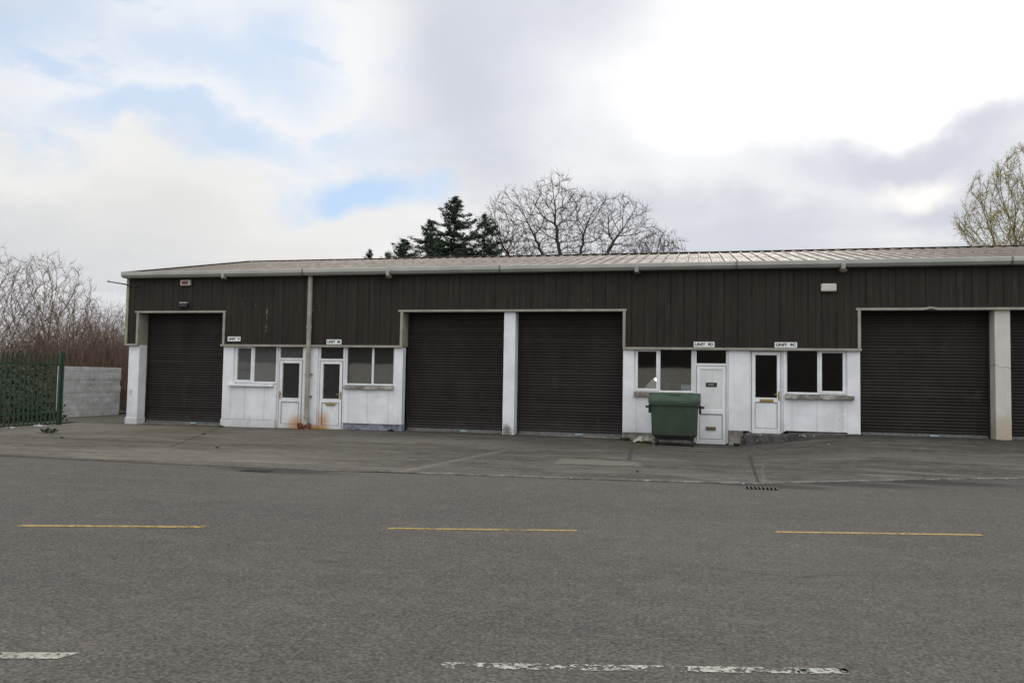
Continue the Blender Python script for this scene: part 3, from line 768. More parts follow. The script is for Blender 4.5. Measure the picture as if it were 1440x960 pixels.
def glasspane(o, a, b, c, d, g_, y=20.60):
    q = MB(); q.add([(a, y, c), (b, y, c), (b, y, d), (a, y, d)], [(0,1,2,3)]); return q.build('pane', g_, o)
def handle(o, x, z, dirn):
    mb = MB().box(x-0.017, x+0.017, 20.545, 20.556, z-0.11, z+0.11)
    mb.cyl((x, 20.55, z+0.03), (x, 20.50, z+0.03), 0.011, n=8); mb.cyl((x, 20.505, z+0.03), (x+dirn*0.11, 20.505, z+0.035), 0.010, n=8)
    return mb.build('handle', M_brass, o)
def letter(o, x0, x1, z0, z1, mat=None):
    mb = MB().box(x0, x1, 20.543, 20.575, z0, z1); mb.box(x0+0.02, x1-0.02, 20.538, 20.544, z0+0.012, z1-0.012)
    return mb.build('letter_plate', mat or M_brass, o, bevel=0.003)
dA, q = door(-11.82, -10.98, 0.06, 2.40, 1.99, 0.90, None, None)
glasspane(dA, q[0]+q[4]-.01, q[1]-q[4]+.01, q[6]-.01, q[3]-q[4]+.01, M_glass_tint); glasspane(dA, -11.80, -11.0, 2.04, 2.38, M_glass_milky)
handle(dA, q[0]+0.035, 0.98, 1)
dB, q = door(-10.54, -9.72, 0.05, 2.40, 1.98, 0.90, None, None)
glasspane(dB, q[0]+q[4]-.01, q[1]-q[4]+.01, q[6]-.01, q[3]-q[4]+.01, M_glass_tint); glasspane(dB, -10.52, -9.74, 2.03, 2.38, M_glass_tint)
handle(dB, q[1]-0.035, 1.0, -1); letter(dB, -10.28, -9.98, 0.715, 0.765)
MB().box(-10.17, -10.07, 20.548, 20.560, 0.82, 0.845).build('sticker', M_sign, dB)
dC, q = door(-0.05, 0.80, 0.02, 2.40, 1.97, 0.86, None, None)
glasspane(dC, -0.03, 0.78, 2.02, 2.38, M_glass)
MB().box(q[0]+q[4]-.005, q[1]-q[4]+.005, q[5]+0.016, 20.61, q[6]-0.005, q[3]-q[4]+.005).build('panel', white_paint('scuffed_upvc', (0.70, 0.71, 0.70), 0.4, 1.6), dC)
MB().box(0.24, 0.52, 20.568, 20.576, 1.43, 1.545).build('name_plate', M_dark, dC, bevel=0.003)
mk = MB()
for i in range(5): mk.box(0.31+i*0.026, 0.327+i*0.026, 20.563, 20.567, 1.470+0.008*(i % 2), 1.508)
mk.build('plate_mark', M_lampgrey, dC)
letter(dC, 0.255, 0.495, 0.345, 0.425, simple('tarnished_brass', (0.14, 0.11, 0.06), 0.3, 20, 0.5, 0.3))
dD, q = door(1.30, 2.12, 0.33, 2.38, None, 1.19, None, None)
glasspane(dD, q[0]+q[4]-.01, q[1]-q[4]+.01, q[6]-.01, q[3]-q[4]+.01, M_glass)
handle(dD, q[1]-0.04, 1.24, -1); letter(dD, 1.56, 1.88, 1.085, 1.155)

# downpipe in front of the party wall, brackets
dp = MB()
dp.cyl((-10.78, 20.40, 4.42), (-10.78, 20.40, 0.30), 0.068, n=16)
dp.cyl((-10.78, 20.40, 0.30), (-10.80, 20.34, 0.10), 0.070, n=16)
for z in (0.35, 1.55, 2.9): dp.cyl((-10.78, 20.40, z), (-10.78, 20.40, z+0.07), 0.082, n=16)
dp.build('downpipe', M_trim, B, smooth=False)
boxes('pipe_bracket', [(-10.88, -10.68, 20.44, 20.52, z, z+0.03) for z in (0.95, 1.58, 3.4)], M_joint, B)

# ------------------------------------------------------------------ signs, alarms, lights under the eaves
def text_mesh(body, size, mat, loc, parent, name='lettering', sx=1.0, bold=0.004):
    cu = bpy.data.curves.new('t', 'FONT'); cu.body = body; cu.size = size; cu.extrude = 0.001; cu.offset = bold
    cu.align_x = 'LEFT'; cu.align_y = 'BOTTOM_BASELINE' if False else 'CENTER'
    to = bpy.data.objects.new('t', cu); COL.objects.link(to)
    bpy.context.view_layer.update()
    me = bpy.data.meshes.new_from_object(to.evaluated_get(bpy.context.evaluated_depsgraph_get()))
    bpy.data.objects.remove(to)
    me.transform(Matrix.Translation(loc) @ Matrix.Rotation(pi/2, 4, 'X') @ Matrix.Diagonal((sx, 1, 1, 1)))
    me.materials.clear(); me.materials.append(mat); me.name = name
    o = bpy.data.objects.new(name, me); COL.objects.link(o); o.parent = parent
    o.matrix_parent_inverse = Matrix.Translation(-Vector(parent.location))
    return o
for (x0, x1, zc, txt, where) in ((-13.40, -12.98, 2.585, 'UNIT   9', 'above the leftmost window, right of the first shutter'),
                                 (-10.24, -9.78, 2.515, 'UNIT  9E', 'above the glazed door right of the downpipe'),
                                 (-0.06, 0.45, 2.505, 'UNIT  9D', 'above the solid white door beside the green bin'),
                                 (1.90, 2.43, 2.505, 'UNIT  9C', 'above the glazed door over the dark step')):
    e = empty('unit_sign', ((x0+x1)/2, 20.44, zc-0.07), 'white plate reading %s %s' % (' '.join(txt.split()), where), 'sign', 'unit number signs')
    MB().box(x0, x1, 20.425, 20.437, zc-0.068, zc+0.068).build('sign_plate', M_sign, e, bevel=0.002)
    nt = text_mesh(txt, 0.098, M_ink, (x0+0.035, 20.4235, zc), e, sx=(x1-x0-0.07)/0.45)
    ww = max(v.co.x for v in nt.data.vertices)-min(v.co.x for v in nt.data.vertices); mnx = min(v.co.x for v in nt.data.vertices)
    for v in nt.data.vertices: v.co.x = x0+0.03+(v.co.x-mnx)*(x1-x0-0.06)/ww

e = empty('alarm_box', (-14.86, 20.42, 4.18), 'small white alarm box with a red front above the first shutter', 'alarm box')
MB().box(-15.02, -14.69, 20.36, 20.452, 4.17, 4.34).build('case', M_offwhite, e, bevel=0.02)
MB().box(-14.97, -14.74, 20.352, 20.358, 4.205, 4.305).build('red_panel', M_red, e)
e = empty('bell_box', (-14.88, 20.42, 3.5), 'dark round-bottomed alarm bell with a pale top just over the first shutter', 'alarm bell')
b_ = MB(); pr = []
for i in range(9):
    t_ = pi*i/8; pr.append((20.45-0.11*sin(t_), 3.56-0.075*cos(t_)))
b_.prism_x(pr[::-1], -15.03, -14.76); b_.build('case', M_dark, e, bevel=0.01)
MB().box(-15.03, -14.78, 20.37, 20.448, 3.637, 3.675).build('pale_top', M_lampgrey, e)
e = MB().box(2.98, 3.34, 20.34, 20.452, 3.82, 4.02).build('alarm_box', M_offwhite, None, bevel=0.035)
tag(e, 'plain cream rounded alarm box high on the cladding above the right hand window', 'alarm box')
for i, (x, wh) in enumerate(((-13.45, 'right of the leftmost shutter'), (-8.32, 'left of the middle pair of shutters'), (-1.50, 'right of the middle pair of shutters'), (3.46, 'near the cream alarm box'))):
    e = empty('security_light', (x, 20.44, 4.3), 'small security light under the gutter, '+wh, 'light', 'security lights under the gutter')
    MB().box(x-0.05, x+0.05, 20.125, 20.143, 4.405, 4.465).box(x-0.045, x+0.045, 20.13, 20.30, 4.345, 4.408).build('bracket', M_lampgrey, e, bevel=0.006)
    hd = MB(); pts = []
    for k in range(7):
        a = pi/2*k/6; r_, z_ = 0.085*cos(a), -0.085*sin(a)
        for j in range(14):
            pts.append((x+0.01+r_*cos(2*pi*j/14)*1.15, 20.24+r_*sin(2*pi*j/14), 4.342+z_))
    hd.add(pts, [(k*14+j, k*14+(j+1) % 14, (k+1)*14+(j+1) % 14, (k+1)*14+j) for k in range(6) for j in range(14)]+[tuple(range(14))[::-1]])
    hd.build('lamp_head', M_lampbrown if i in (1, 3) else M_dark, e, smooth=True)
e = MB().cyl((-16.55, 20.42, 4.17), (-17.55, 20.40, 4.325), 0.022, 0.016, n=8)
e.cyl((-17.55, 20.40, 4.325), (-17.58, 20.40, 4.33), 0.026, n=8)
tag(e.build('pole', M_dark), 'thin dark rod sticking out sideways from the left corner of the cladding', 'rod')
# broken rusty gully pot at the foot of the downpipe
gp = MB(); r4 = random.Random(5)
ring = []
for z in (0.0, 0.06, 0.12, 0.17):
    for j in range(16):
        a = 2*pi*j/16; rr_ = 0.17+r4.uniform(-0.02, 0.02)+(0.02 if z > 0.1 else 0)
        ring.append((-10.78+rr_*1.1*cos(a), 20.27+rr_*sin(a)*0.9, z+(r4.uniform(-0.03, 0.03) if z > 0.1 else 0)+0.02))
for j in range(16):
    a = 2*pi*j/16; ring.append((-10.78+0.13*cos(a), 20.27+0.12*sin(a), 0.13))
gp.add(ring, [(k*16+j, k*16+(j+1) % 16, (k+1)*16+(j+1) % 16, (k+1)*16+j) for k in range(4) for j in range(16)])
gp.add([(-10.70, 20.1, 0.02), (-10.55, 20.12, 0.03), (-10.56, 20.2, 0.19), (-10.70, 20.16, 0.17)], [(0,1,2,3)])
tag(gp.build('gully_pot', M_rustpot), 'broken rust-coloured gully surround at the foot of the downpipe', 'drain pot')

# things on the window board behind the third window
MB_ = MB
e = MB().add([(-1.24,20.72,1.30),(-0.98,20.78,1.30),(-0.98,20.84,1.50),(-1.11,20.80,1.56)], [(0,1,2,3)]) if False else None
pb = MB(); pb.v = [(-1.36,20.665,1.30),(-0.97,20.69,1.30),(-0.97,20.72,1.47),(-1.12,20.72,1.62),(-1.36,20.672,1.30),(-0.97,20.697,1.30),(-0.97,20.727,1.47),(-1.12,20.727,1.62)]
pb.f = [(0,1,2,3),(7,6,5,4),(0,4,5,1),(1,5,6,2),(2,6,7,3),(3,7,4,0)]
M_paper = simple('pale_paper', (0.78, 0.80, 0.76), 0.15, 12, 0.7)
tag(pb.build('leaning_board', M_paper), 'pale printed sheet leaning inside the window above the green bin', 'board')
shelf = MB().box(-1.52, -0.10, 20.66, 20.95, 1.262, 1.298).build('inner_sill', M_inner, wC)
bt = MB(); bt.cyl((-0.72,20.78,1.30),(-0.72,20.78,1.47),0.04,n=14); bt.cyl((-0.72,20.78,1.47),(-0.72,20.78,1.53),0.04,0.015,n=14); bt.cyl((-0.72,20.78,1.53),(-0.72,20.78,1.58),0.015,n=10)
tag(bt.build('bottle', simple('blue_bottle', (0.10, 0.14, 0.20), 0.2, 9, 0.15), None), 'dark blue bottle standing inside the window above the bin', 'bottle')
bx = MB().box(-0.38, -0.13, 20.655, 20.69, 1.30, 1.48)
tag(bx.build('card_box', simple('pale_blue_card', (0.45, 0.62, 0.66), 0.35, 18, 0.6)), 'small pale blue printed card in the lower right corner of the window above the bin', 'card')
# lit desk lamp
lt = empty('desk_lamp', (-1.13, 20.95, 1.30), 'lit desk lamp shining inside the window above the green bin', 'lamp')
MB().cyl((-1.05,21.0,1.29),(-1.05,21.0,1.305),0.07,n=16).cyl((-1.05,21.0,1.30),(-0.99,20.98,1.62),0.008,n=8).build('stand', M_dark, lt)
MB().cyl((-0.98,20.98,1.66),(-1.02,20.90,1.60),0.03,0.075,n=16,caps=False).build('shade', M_lampgrey, lt)
me_ = bpy.data.materials.new('lit_bulb'); me_.use_nodes = True
pp_ = me_.node_tree.nodes['Principled BSDF']; pp_.inputs['Emission Color'].default_value = (1, 0.95, 0.85, 1); pp_.inputs['Emission Strength'].default_value = 9
bl = MB(); pts = []
for k in range(7):
    a = -pi/2+pi*k/6
    for j in range(10): pts.append((-1.02+0.036*cos(a)*cos(2*pi*j/10), 20.895+0.036*cos(a)*sin(2*pi*j/10), 1.60+0.036*sin(a)))
bl.add(pts, [(k*10+j, k*10+(j+1) % 10, (k+1)*10+(j+1) % 10, (k+1)*10+j) for k in range(6) for j in range(10)])
bl.build('bulb', me_, lt)

# ------------------------------------------------------------------ green wheeled bin
def bin_paint(t):
    x, y, z = t.sep(t.co)
    n = t.noise(t.co, 2.6, 6, 0.6); s = t.noise(t.scale(t.co, 8, 8, 1), 1.2, 5)
    c = t.mix(t.mapr(n, 0.3, 0.7), (0.025, 0.048, 0.027), (0.036, 0.063, 0.036))
    c = t.mix(t.math('MULTIPLY', t.mapr(s, 0.55, 0.75), 0.35), c, (0.085, 0.10, 0.075))
    return t.mix(t.math('MULTIPLY', t.mapr(t.math('MULTIPLY_ADD', n, 0.3, z), 0.62, 0.42), 0.5), c, (0.03, 0.04, 0.028))
M_bin = material('faded_green_plastic', bin_paint, 0.5)
M_lid = simple('bin_lid_green', (0.034, 0.064, 0.037), 0.25, 4, 0.6)
M_rub = simple('wheel_rubber', (0.02, 0.02, 0.02), 0.2, 9, 0.8)
bn = empty('wheeled_bin', (-0.50, 19.55, 0.03), 'large green four-wheeled rubbish bin with a closed lid in front of the white wall', 'bin')
cx, cy = -0.50, 19.58
def loft(rings, cap=True):
    mb = MB(); n = len(rings[0])
    for r in rings: mb.v += r
    for k in range(len(rings)-1):
        for j in range(n): mb.f.append((k*n+j, k*n+(j+1) % n, (k+1)*n+(j+1) % n, (k+1)*n+j))
    if cap: mb.f += [tuple(range(n))[::-1], tuple((len(rings)-1)*n+j for j in range(n))]
    return mb
def rrect(hx, hy, z, r=0.07, ox=0, oy=0, n=5):
    out_ = []
    for (sx, sy, a0) in ((1,1,0),(-1,1,pi/2),(-1,-1,pi),(1,-1,3*pi/2)):
        for k in range(n):
            a = a0+pi/2*k/(n-1); out_.append((cx+ox+sx*(hx-r)+r*cos(a), cy+oy+sy*(hy-r)+r*sin(a), z))
    return out_
BD = loft([rrect(0.50, 0.36, 0.235), rrect(0.535, 0.39, 0.27), rrect(0.555, 0.45, 0.90), rrect(0.56, 0.46, 0.985)]).build('body', M_bin, bn, smooth=False)
loft([rrect(0.44, 0.30, 0.15), rrect(0.49, 0.35, 0.236)]).build('underside_shade', M_dark, bn)  # dark block standing in for the shadow beneath the body
loft([rrect(0.60, 0.50, 0.985, 0.05), rrect(0.60, 0.50, 1.045, 0.05), rrect(0.575, 0.475, 1.05, 0.05)]).build('rim', M_bin, bn)
# rolled lid: arc from front to back
lm_ = MB(); pr = [(-0.515, 1.03), (-0.515, 1.10)]
for k in range(11):
    a = pi*k/10; pr.append((-0.50*cos(a)*0.98, 1.10+0.175*sin(a)**0.75 if k not in (0, 10) else 1.10))
pr += [(0.515, 1.10), (0.515, 1.03)]
n = len(pr); XS = [(-0.612, 0.93, 0.0), (-0.60, 0.985, 0), (-0.55, 1.0, 0), (0.55, 1.0, 0), (0.60, 0.985, 0), (0.612, 0.93, 0)]
for (dx, s, _) in XS:
    for (y_, z_) in pr: lm_.v.append((cx+dx, cy+y_*s, 1.03+(z_-1.03)*s))
for i in range(len(XS)-1):
    for j in range(n-1): lm_.f.append((i*n+j, (i+1)*n+j, (i+1)*n+j+1, i*n+j+1))
lm_.f += [tuple(range(n))[::-1], tuple((len(XS)-1)*n+j for j in range(n))]
LD = lm_.build('lid', M_lid, bn, smooth=False)
MB().box(cx-0.13, cx+0.13, cy-0.42, cy-0.30, 1.21, 1.245).build('lid_grip', M_bin, LD, bevel=0.01)
for s in (-1, 1):
    t_ = MB().cyl((cx+s*0.55, cy-0.05, 0.93), (cx+s*0.69, cy-0.05, 0.93), 0.028, n=12).cyl((cx+s*0.68, cy-0.05, 0.93), (cx+s*0.70, cy-0.05, 0.93), 0.038, n=12)
    t_.box(cx+s*0.60-0.03, cx+s*0.60+0.03, cy-0.13, cy+0.03, 0.78, 0.98)
    t_.build('trunnion', M_dark, bn)
for sx in (-1, 1):
    for sy in (-1, 1):
        wx_, wy_ = cx+sx*0.42, cy+sy*0.30
        MB().box(wx_-0.05, wx_+0.05, wy_-0.04, wy_+0.04, 0.19, 0.275).box(wx_-0.042, wx_-0.034, wy_-0.03, wy_+0.05, 0.09, 0.19).box(wx_+0.034, wx_+0.042, wy_-0.03, wy_+0.05, 0.09, 0.19).build('castor_fork', M_dark, bn)
        wzz = gz(wx_, wy_)
        MB().cyl((wx_-0.026, wy_+0.02, wzz+0.085), (wx_+0.026, wy_+0.02, wzz+0.085), 0.085, n=20).build('wheel', M_rub, bn)

# crumpled pale sheet beside the bin
def crumple(name, x, y, w_, d_, h_, mat, seed, label, cat):
    r = random.Random(seed); mb = MB(); N = 9; P = 7
    for i in range(N):
        for j in range(P):
            u = i/(N-1)*2-1; v = j/(P-1)*2-1
            e_ = max(0, 1-(u*u+v*v)*0.6)
            mb.v.append((x+u*w_/2+r.uniform(-.03,.03), y+v*d_/2+r.uniform(-.03,.03), gz(x, y)+0.008+h_*e_*r.uniform(0.15, 1.0)))
    for i in range(N-1):
        for j in range(P-1): a = i*P+j; mb.f += [(a, a+P, a+P+1), (a, a+P+1, a+1)]
    return tag(mb.build(name, mat), label, cat)
M_rag = simple('dirty_pale_sheet', (0.38, 0.36, 0.29), 0.35, 14, 0.8)
crumple('crumpled_sheet', -1.24, 19.95, 0.55, 0.35, 0.20, M_rag, 2, 'crumpled dirty cream sheet lying left of the green bin', 'litter')
crumple('plastic_wrapper', -17.83, 18.3, 0.30, 0.20, 0.07, simple('white_wrapper', (0.5, 0.5, 0.5), 0.3, 20, 0.5), 4, 'white scrap of plastic at the foot of the green fence near its end post', 'litter')
crumple('plastic_wrapper', -17.80, 17.35, 0.25, 0.2, 0.06, simple('pinkish_wrapper', (0.42, 0.38, 0.37), 0.3, 20, 0.5), 5, 'greyish pink scrap of plastic at the foot of the fence at the left edge', 'litter')
M_grey_stone = simple('rubble', (0.22, 0.21, 0.19), 0.3, 12, 0.9)

# drain grates
def grate(x, y, rot, lab):
    e = empty('drain_grate', (x, y, 0.0), lab, 'drain')
    c, s = cos(rot), sin(rot)
    def bx_(mb, u0, u1, v0, v1, z0, z1):
        k = len(mb.v); mb.box(u0, u1, v0, v1, z0, z1)
        for i in range(k, len(mb.v)):
            u, v, z = mb.v[i]; mb.v[i] = (x+u*c-v*s, y+u*s+v*c, z)
    pit = MB(); bx_(pit, -0.23, 0.23, -0.13, 0.13, 0.003, 0.006); pit.build('pit', simple('drain_pit_shade', (0.004, 0.004, 0.004), 0.1, 5, 0.9, spec=0.0), e)  # flat black sheet painting the darkness below the bars
    f_ = MB()
    for k in range(9): bx_(f_, -0.236+k*0.056, -0.212+k*0.056, -0.13, 0.13, 0.0065, 0.0085)
    bx_(f_, -0.236, 0.236, 0.13, 0.16, 0.003, 0.0085)
    f_.build('bars', simple('cast_iron', (0.08, 0.076, 0.07), 0.2, 15, 0.6, spec=0.1), e)
grate(-6.80, 11.30, 0.05, 'cast iron drain grate at the road edge before the offices on the left')
grate(0.93, 12.0, 0.02, 'cast iron drain grate at the road edge where the apron crack begins on the right')

# ------------------------------------------------------------------ left side: palisade fence, block wall, brick stub
def fence_fn(t):
    n = t.noise(t.co, 3, 6, 0.6)
    c = t.mix(t.mapr(n, 0.3, 0.7), (0.016, 0.042, 0.022), (0.030, 0.068, 0.036))
    return t.mix(t.mapr(t.noise(t.co, 14, 5), 0.64, 0.74), c, (0.09, 0.10, 0.07))
M_fence = material('green_fence_paint', fence_fn, 0.55)
fe = empty('palisade_fence', (-18.0, 19.3, 0.0), 'dark green steel palisade fence with pointed pales at the left edge', 'fence')
def pale_mb(x, y, lean):
    mb = MB(); h = 2.08
    pr = [(0.0, -0.034), (0.012, -0.020), (0.012, -0.010), (-0.006, 0.0), (0.012, 0.010), (0.012, 0.020), (0.0, 0.034)]
    lv = [(0.05, 1.0, 0), (1.80, 1.0, 0.0), (1.95, 1.0, 0.015), (2.03, 0.75, 0.03), (h, 0.12, 0.04)]
    for z, s, o_ in lv:
        for (dx, dy) in pr: mb.v.append((x+0.03+dx+o_, y+dy*s+lean*z, z))
    n = len(pr)
    for k in range(len(lv)-1):
        for j in range(n-1): mb.f.append((k*n+j, k*n+j+1, (k+1)*n+j+1, (k+1)*n+j))
    return mb
r5 = random.Random(11); y = 19.13
while y > 12.0:
    pale_mb(-18.0, y, r5.uniform(-0.006, 0.006)).build('pale', M_fence, fe); y -= 0.152
boxes('rail', [(-18.03, -17.985, 11.9, 19.2, 0.34, 0.385), (-18.03, -17.985, 11.9, 19.2, 1.72, 1.765)], M_fence, fe)
for py in (19.24, 16.5, 13.75):
    MB().box(-18.09, -18.033, py-0.055, py+0.055, 0, 2.12).build('post', M_fence, fe)
MB().box(-18.03, -17.985, 19.24, 19.29, 0, 2.10).build('post', M_fence, fe)['label'] = 'thick end post'

def block_fn(t):
    x, y, z = t.sep(t.co)
    br = t.new('ShaderNodeTexBrick'); t.put(br.inputs['Vector'], t.comb(y, z, 0))
    br.inputs['Scale'].default_value = 1.0; br.inputs['Brick Width'].default_value = 0.45; br.inputs['Row Height'].default_value = 0.225
    br.inputs['Mortar Size'].default_value = 0.008; br.inputs['Mortar Smooth'].default_value = 0.6; br.offset = 0.5
    br.inputs['Color1'].default_value = (0.52, 0.53, 0.52, 1); br.inputs['Color2'].default_value = (0.60, 0.61, 0.60, 1); br.inputs["Mortar"].default_value = (0.33, 0.33, 0.32, 1)
    n = t.noise(t.co, 3.2, 7, 0.65)
    c = t.mix(t.mapr(n, 0.35, 0.65), br.outputs["Color"], (0.42, 0.415, 0.40))
    c = t.mix(t.mapr(t.noise(t.co, 9, 4), 0.68, 0.74), c, (0.08, 0.08, 0.075))
    ht = t.math('ADD', t.math('MULTIPLY', br.outputs['Fac'], -1.0), t.math('MULTIPLY', n, 0.5))
    bump(t, ht, 0.6, 0.012)
    return c
M_block = material('grey_painted_blocks', block_fn, 0.85)
bwm = MB(); r6 = random.Random(9)
for k in range(8):
    z0 = -0.05+k*0.2225
    bwm.box(-20.97+r6.uniform(-.004, .004), -20.75+r6.uniform(-.006, .006), 22.2, 24.95+(r6.uniform(-0.05, 0.03)), z0, z0+0.2215)
tag(bwm.build('block_wall', M_block, bevel=0.008), 'low grey painted concrete block wall between the green fence and the building', 'wall')
def brick_fn(t):
    x, y, z = t.sep(t.co); br = t.new('ShaderNodeTexBrick'); t.put(br.inputs['Vector'], t.comb(x, z, 0)); br.inputs['Scale'].default_value = 4.5
    br.inputs['Color1'].default_value = (0.10, 0.04, 0.03, 1); br.inputs['Color2'].default_value = (0.075, 0.035, 0.028, 1); br.inputs['Mortar'].default_value = (0.09, 0.075, 0.065, 1)
    return br.outputs['Color']
M_brick = material('dark_red_brick', brick_fn, 0.9)
tag(MB().box(-21.2, -16.0, 26.2, 26.4, -0.1, 1.25).box(-21.2, -16.0, 26.16, 26.44, 1.25, 1.32).build('brick_wall', M_brick), 'dark red brick wall glimpsed in the gap beside the white end column', 'wall')

# ------------------------------------------------------------------ vegetation
def bark(name, c, v=0.3): return simple(name, c, v, 5, 0.9)
M_bark = bark('grey_brown_bark', (0.060, 0.046, 0.034))
M_bark2 = bark('reddish_twigs', (0.15, 0.100, 0.068))
M_bark3 = bark('pale_brown_twigs', (0.23, 0.18, 0.13))
M_ivy = simple('ivy', (0.035, 0.055, 0.022), 0.4, 3, 0.7)
M_dkivy = simple('bramble_leaves', (0.022, 0.034, 0.014), 0.5, 3, 0.7)
M_conif = simple('conifer_needles', (0.030, 0.050, 0.027), 0.5, 1.5, 0.8)
M_bud = simple('yellow_green_buds', (0.27, 0.26, 0.07), 0.35, 1.2, 0.7)
_t = NT(M_bud.node_tree); _o = [n for n in _t.n if n.type == 'OUTPUT_MATERIAL'][0]
_tl = _t.new('ShaderNodeBsdfTranslucent'); _tl.inputs['Color'].default_value = (0.55, 0.52, 0.10, 1)
_mx = _t.new('ShaderNodeMixShader'); _mx.inputs[0].default_value = 0.55
_t.l.new(_t.n['Principled BSDF'].outputs[0], _mx.inputs[1]); _t.l.new(_tl.outputs[0], _mx.inputs[2]); _t.l.new(_mx.outputs[0], _o.inputs['Surface'])

def colonize(base, trunk_top, env, n_att, seed, step=0.35, infl=2.2, kill=0.55, bias=(0, 0, 0.12), iters=120, starts=None, jitter=0.18):
    rs = np.random.RandomState(seed)
    A = env(rs, n_att)
    nodes = [np.array(base, float)]; par = [-1]
    b = np.array(base, float); tt = np.array(trunk_top, float); L = np.linalg.norm(tt-b); ns = max(2, int(L/step))
    for i in range(1, ns+1):
        p_ = b+(tt-b)*i/ns+rs.uniform(-.04, .04, 3)*(1, 1, 0); nodes.append(p_); par.append(len(nodes)-2)
    ntr = len(nodes)
    for s in (starts or []):      # first limbs
        s = np.array(s, float); prev = ntr-1; p0 = nodes[prev].copy(); L = np.linalg.norm(s-p0); k = max(2, int(L/step))
        for i in range(1, k+1):
            t = i/k; q_ = p0+(s-p0)*t+np.array([0, 0, -0.12*L*sin(pi*t)*0.5])+rs.uniform(-.06, .06, 3)
            nodes.append(q_); par.append(prev); prev = len(nodes)-1
    N = np.array(nodes)
    D = np.linalg.norm(A[:, None]-N[None], axis=2); near = D.argmin(1); nd = D.min(1)
    bias = np.array(bias); nch = np.zeros(len(N), int); parr = np.array([0]+par[1:])
    for it in range(iters):
        act = nd < infl if it > 6 else nd < infl*4
        if not act.any(): break
        idx = near[act]; dirs = A[act]-N[idx]; dirs /= np.linalg.norm(dirs, axis=1)[:, None]+1e-9
        u, inv = np.unique(idx, return_inverse=True); acc = np.zeros((len(u), 3)); np.add.at(acc, inv, dirs)
        acc /= np.linalg.norm(acc, axis=1)[:, None]+1e-9
        pd = N[u]-N[parr[u]]; pd /= np.linalg.norm(pd, axis=1)[:, None]+1e-9
        acc = acc+0.75*pd+bias+rs.normal(0, jitter, acc.shape); acc /= np.linalg.norm(acc, axis=1)[:, None]
        new = N[u]+acc*step
        ok = (nch[u] < 3) & (np.linalg.norm(new[:, None]-N[None], axis=2).min(1) > 0.5*step)
        if not ok.any(): break
        u = u[ok]; new = new[ok]; np.add.at(nch, u, 1); nch = np.concatenate([nch, np.zeros(len(new), int)])
        o = len(N); N = np.vstack([N, new]); par += list(u); parr = np.concatenate([parr, u])
        D = np.linalg.norm(A[:, None]-new[None], axis=2); m = D.min(1); a = D.argmin(1)
        bt_ = m < nd; nd = np.where(bt_, m, nd); near = np.where(bt_, a+o, near)
        keep = nd > kill; A = A[keep]; nd = nd[keep]; near = near[keep]
        if len(A) == 0 or len(N) > 14000: break
    return N, par, ntr
def radii(N, par, tip, power=2.3, rmax=9):
    r = np.zeros(len(N)); ch = np.zeros(len(N), int)
    for i in range(len(N)-1, 0, -1):
        if ch[i] == 0: r[i] = tip**power
        r[par[i]] += r[i]; ch[par[i]] += 1
    if ch[0] == 0: r[0] = tip**power
    return np.minimum(r**(1/power), rmax), ch
def twigify(N, par, r, ch, seed, prob, ln, tip, up=0.3):
    rs = np.random.RandomState(seed); N = list(N); par = list(par); r = list(r); n0 = len(N)
    for i in range(1, n0):
        if r[i] < tip*5 and (ch[i] == 0 or rs.rand() < prob):
            d = N[i]-N[par[i]]; d = d/(np.linalg.norm(d)+1e-9)
            for k in range(4 if ch[i] == 0 else 1):
                e_ = d*0.8+rs.normal(0, 0.55, 3)+np.array([0, 0, up]); e_ /= np.linalg.norm(e_)
                l = ln*rs.uniform(0.5, 1.2); m_ = N[i]+e_*l*0.5; N.append(m_); par.append(i); r.append(tip*0.75)
                e2 = e_+rs.normal(0, 0.25, 3); e2 /= np.linalg.norm(e2); N.append(m_+e2*l*0.5); par.append(len(N)-2); r.append(tip*0.45)
    return np.array(N), par, np.array(r)
def tubes(N, par, r, sel, sides=4):
    mb = MB(); vs = []; fs = []
    for i in sel:
        p_ = par[i]
        if p_ < 0: continue
        a = Vector(N[p_]); b = Vector(N[i]); d = b-a
        if d.length < 1e-5: continue
        g_ = par[p_]; d0 = (a-Vector(N[g_])).normalized() if g_ >= 0 else d.normalized()
        ra = min(r[p_], r[i]*1.35); rb = r[i]; ns = sides if rb > 0.03 else 3
        base = len(vs)
        for (c_, rr, dd) in ((a, ra, (d0+d.normalized()).normalized()), (b, rb, d.normalized())):
            o1 = dd.orthogonal().normalized(); ref = Vector((0.3, 1, 0.2)); o1 = (ref-dd*ref.dot(dd)).normalized(); o2 = dd.cross(o1)
            for k in range(ns):
                t = 2*pi*k/ns; vs.append(tuple(c_+o1*cos(t)*rr+o2*sin(t)*rr))
        for k in range(ns): fs.append((base+k, base+(k+1) % ns, base+ns+(k+1) % ns, base+ns+k))
    mb.v = vs; mb.f = fs; return mb
def ellipsoid_env(c, rx, ry, rz, lo=-9, shell=0.45):
    def f(rs, n):
        out_ = []
        while len(out_) < n:
            v = rs.uniform(-1, 1, 3); l = np.linalg.norm(v)
            if l > 1 or (rs.rand() > l**1.0+shell): continue
            p_ = np.array(c)+v*(rx, ry, rz)
            if p_[2] > lo: out_.append(p_)
        return np.array(out_)
    return f
def multi_env(parts, lo):
    fs = [(ellipsoid_env(c, *r, lo, 0.5), w_) for c, r, w_ in parts]
    return lambda rs, n: np.vstack([f(rs, int(n*w_)) for f, w_ in fs])
